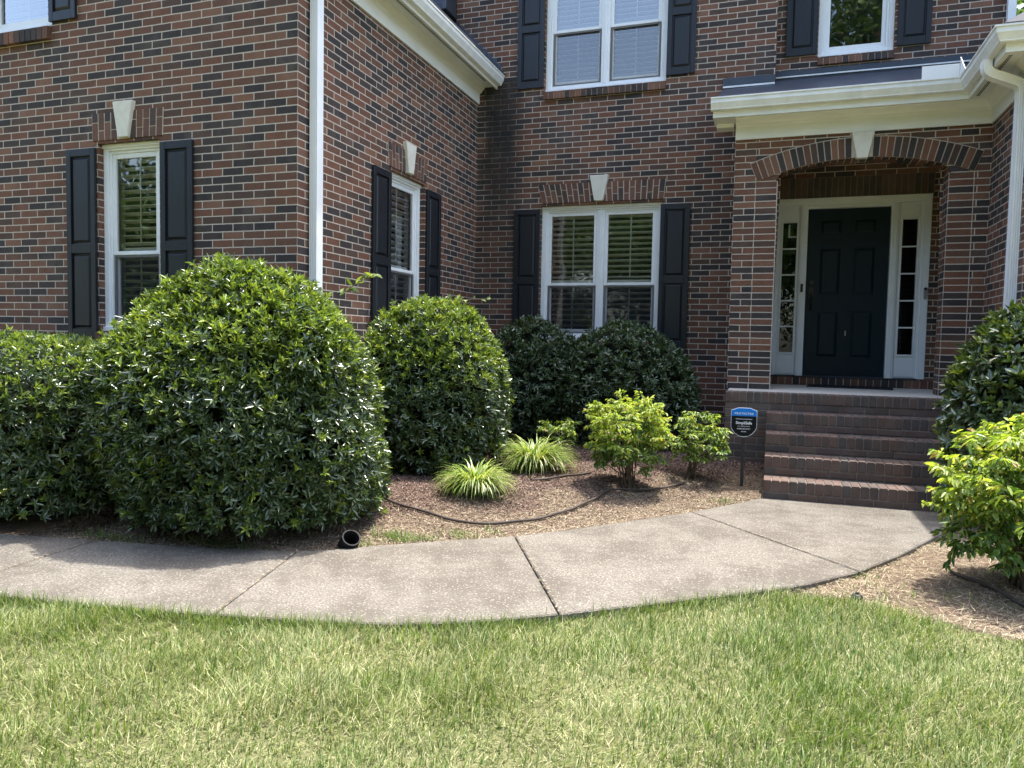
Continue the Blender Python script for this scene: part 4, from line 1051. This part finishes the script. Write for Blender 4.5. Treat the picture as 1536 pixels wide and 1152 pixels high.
def chips(Q, ln, wd, name, mat, tilt=.35, lift=.012, bend=.22):
    n = len(Q); az = rng.random(n) * 6.28; z = ground_h(Q) + rng.random(n) * lift + .002
    D = np.stack([np.cos(az), np.sin(az), tilt * rng.standard_normal(n)], 1); D = unit(D)
    S = unit(np.cross(D, unit(np.array([0, 0, 1.]) + tilt * rng.standard_normal((n, 3)))))
    c = np.column_stack([Q, z]); L = ln[:, None] / 2; W = wd[:, None] / 2; nn = np.cross(S, D); b = (rng.standard_normal((n, 1)) * bend) * L
    V = np.stack([c - D * L * .9 - S * W, c - D * L - nn * b + S * W * .7, c + nn * b * .5 + S * W * 1.1, c + D * L + S * W * .5, c + D * L * .9 - S * W * .8 - nn * b, c + nn * b * .5 - S * W], 1).reshape(-1, 3)
    i = np.arange(n)[:, None] * 6
    F = np.concatenate([i + np.array([[0, 1, 2, 5]]), i + np.array([[5, 2, 3, 4]])], 1).reshape(-1, 4)
    return link(name, np_mesh(name, V, F, [M[mat]]), None, kind='stuff')
Q = scatter(-4.6, .0, 3.5, 9.3, 300000); Q = Q[zone(Q) == 2]; dB = seg_dist(Q, BACK)
red = sm((dB - .35 + .28 * wave(Q, 41, 5)) / .55)
Qm = Q[rng.random(len(Q)) < .15 + .80 * red]; n = len(Qm)
chips(Qm, .008 + .034 * rng.random(n) ** 2.6, rng.uniform(.0025, .0075, n), 'mulch', 'mulch')
Qs = Q[rng.random(len(Q)) < .85 - .66 * red]
Qr = scatter(.1, 3.0, 3.9, 6.8, 170000); Qr = Qr[zone(Qr) == 3]; Qr = Qr[rng.random(len(Qr)) < np.clip(.50 + .50 * wave(Qr, 51, 5), .06, 1)]
Qs = np.concatenate([Qs, Qr]); n = len(Qs); k_ = np.where(Qs[:, 0] > 0, .55, .78)
chips(Qs, (.008 + .032 * rng.random(n) ** 2.4) * k_, rng.uniform(.002, .0062, n) * k_, 'leaf_litter', 'litter', .22, .009)
Qc = np.concatenate([scatter(-5, 1.5, 2.6, 6.85, 900)] + [np.array(a_) + (np.array(b_) - np.array(a_)) * rng.random((90, 1)) + .004 * rng.standard_normal((90, 2)) for a_, b_ in JO]); Qc = Qc[(zone(Qc) == 1)]
dd = np.minimum(seg_dist(Qc, FRONT), seg_dist(Qc, BACK)); jn = np.min([seg_dist(Qc, np.array(j_)) for j_ in JO], 0); Qc = Qc[(rng.random(len(Qc)) < np.exp(-dd / .12) + .10) | (jn < .012)]; n = len(Qc)
az = rng.random(n) * 3.14; D = np.stack([np.cos(az), np.sin(az), .08 * rng.standard_normal(n)], 1)
V, F = leaves(np.column_stack([Qc, np.full(n, .004)]), unit(D), np.tile([0, 0, 1.], (n, 1)), rng.uniform(.008, .035, n), rng.uniform(.002, .006, n), .1, 0.)
link('clippings', np_mesh('clippings', V, F, [M['litter']]), None, kind='stuff')
Qn = np.concatenate([scatter(-3.2, -.05, 4.0, 6.6, 7000), scatter(.1, 2.6, 3.9, 6.0, 6500)]); Qn = Qn[zone(Qn) >= 2]; Qn = Qn[seg_dist(Qn, BACK) * (Qn[:, 0] < 0) < .8]; n = len(Qn)
chips(Qn, rng.uniform(.06, .13, n), rng.uniform(.0015, .0026, n), 'straw', 'litter', .10, .016, .012)

# ------------------------------------------------------------------ trees across the lawn (mirrored in the panes) and behind the right wing
def tree(x, y, h, r, n, label, seed, group, leaf=.30):
    t = thing('broadleaf_tree', (x, y, -.04), label, 'tree', group)
    b = MB(); lean = .3 * rng.standard_normal(2)
    top = np.array([x + lean[0], y + lean[1], h * .72])
    b.tube([(x, y, -.1), (x + lean[0] * .3, y + lean[1] * .3, h * .25), (x + lean[0] * .7, y, h * .5), tuple(top)], [.03 * h, .022 * h, .014 * h, .006 * h], M['bark'], 9)
    cs = []
    for k in range(22):
        a = rng.random() * 6.28; e = np.array([x + r * .8 * math.cos(a) * rng.uniform(.4, 1), y + r * .8 * math.sin(a) * rng.uniform(.4, 1), h * rng.uniform(.16, .92)])
        s_ = np.array([x + lean[0] * .5, y, min(e[2], h * .6) * rng.uniform(.7, .95)]); b.tube([s_, s_ * .5 + e * .5 + np.array([0, 0, .05 * h]), e], [.009 * h, .006 * h, .002 * h], M['bark'], 6); cs.append(e)
    b.build('trunk', t)
    cs = np.array(cs); i = rng.integers(0, len(cs), n); d = rnd_dirs(n)
    P = cs[i] + d * (rng.random((n, 1)) ** .5) * r * rng.uniform(.28, .55, (len(cs), 1))[i] * np.array([1, 1, .75])
    V, F = leaves(P, rnd_dirs(n), rnd_dirs(n), rng.uniform(.6, 1.2, n) * leaf, rng.uniform(.4, .7, n) * leaf)
    link('crown', np_mesh('crown', V, F, [M['tree_leaf']]), t)
TG = 'trees across the lawn mirrored in the window panes'
for k, (x, y, h, r) in enumerate(((-17, -13, 12, 4.8), (-10, -17, 11, 5.0), (-4.0, -15, 10.5, 4.6), (3.5, -12, 22, 7.0), (10, -17, 14, 5.), (-25, -9, 9.5, 4.5), (17, -10, 12, 5), (-1, -24, 15, 6), (-13.5, -21, 12, 6), (-7, -22, 12, 6), (6.5, -21, 15, 6), (-21, -15, 14, 6), (-20, -9.5, 7, 4.5), (-27, -14, 9, 5), (-13, -11, 6, 4))):
    tree(x, y, h, r, 15000 if h < 20 else 60000, 'leafy tree across the lawn, mirrored in the window panes', k, TG, .24)
tree(7.5, 26, 14.5, 4.2, 5000, 'leafy tree beyond the right wing roof', 20, None)

# ------------------------------------------------------------------ light, camera, view
w = bpy.data.worlds.new('World'); SC.world = w; w.use_nodes = True
nt = w.node_tree; bg = nt.nodes['Background']
SUN = np.array([.12, .30, 1.]); SUN /= np.linalg.norm(SUN)
sky = nt.nodes.new('ShaderNodeTexSky'); sky.sky_type = 'NISHITA'; sky.sun_disc = False
sky.sun_elevation = math.asin(SUN[2]); sky.sun_rotation = math.atan2(SUN[0], SUN[1]); sky.air_density = 1.0; sky.dust_density = 3.2; sky.ozone_density = .6
nt.links.new(sky.outputs[0], bg.inputs[0]); bg.inputs[1].default_value = .15
l = bpy.data.lights.new('Sun', 'SUN'); l.energy = 2.0; l.angle = R(.5); l.color = (1, .955, .89)
o = bpy.data.objects.new('Sun', l); COL.objects.link(o); o.location = (3, 6, 20)
o.rotation_euler = Vector(SUN).to_track_quat('Z', 'Y').to_euler()

H, yaw, pit, rol = 1.320, R(19.085), R(-3.219), R(1.098)
fw = Vector((-math.sin(yaw) * math.cos(pit), math.cos(yaw) * math.cos(pit), math.sin(pit)))
rt = Vector((math.cos(yaw), math.sin(yaw), 0)); up_ = rt.cross(fw)
Rv = math.cos(rol) * rt + math.sin(rol) * up_; Uv = -math.sin(rol) * rt + math.cos(rol) * up_
cam = bpy.data.cameras.new('Camera'); cam.sensor_width = 36; cam.lens = 36 * 1129.5 / 1536; cam.clip_end = 500
co = bpy.data.objects.new('Camera', cam); COL.objects.link(co)
mt = Matrix((Rv, Uv, -fw)).transposed().to_4x4(); mt.translation = (0, 0, H); co.matrix_world = mt
SC.camera = co
SC.view_settings.view_transform = 'Standard'; SC.view_settings.look = 'None'; SC.view_settings.exposure = 2.25; SC.view_settings.gamma = 1
SC.view_settings.use_curve_mapping = False
SC.cycles.max_bounces = 6; SC.cycles.diffuse_bounces = 3; SC.cycles.glossy_bounces = 3; SC.cycles.transmission_bounces = 4; SC.cycles.transparent_max_bounces = 12
SC.cycles.caustics_reflective = False; SC.cycles.caustics_refractive = False
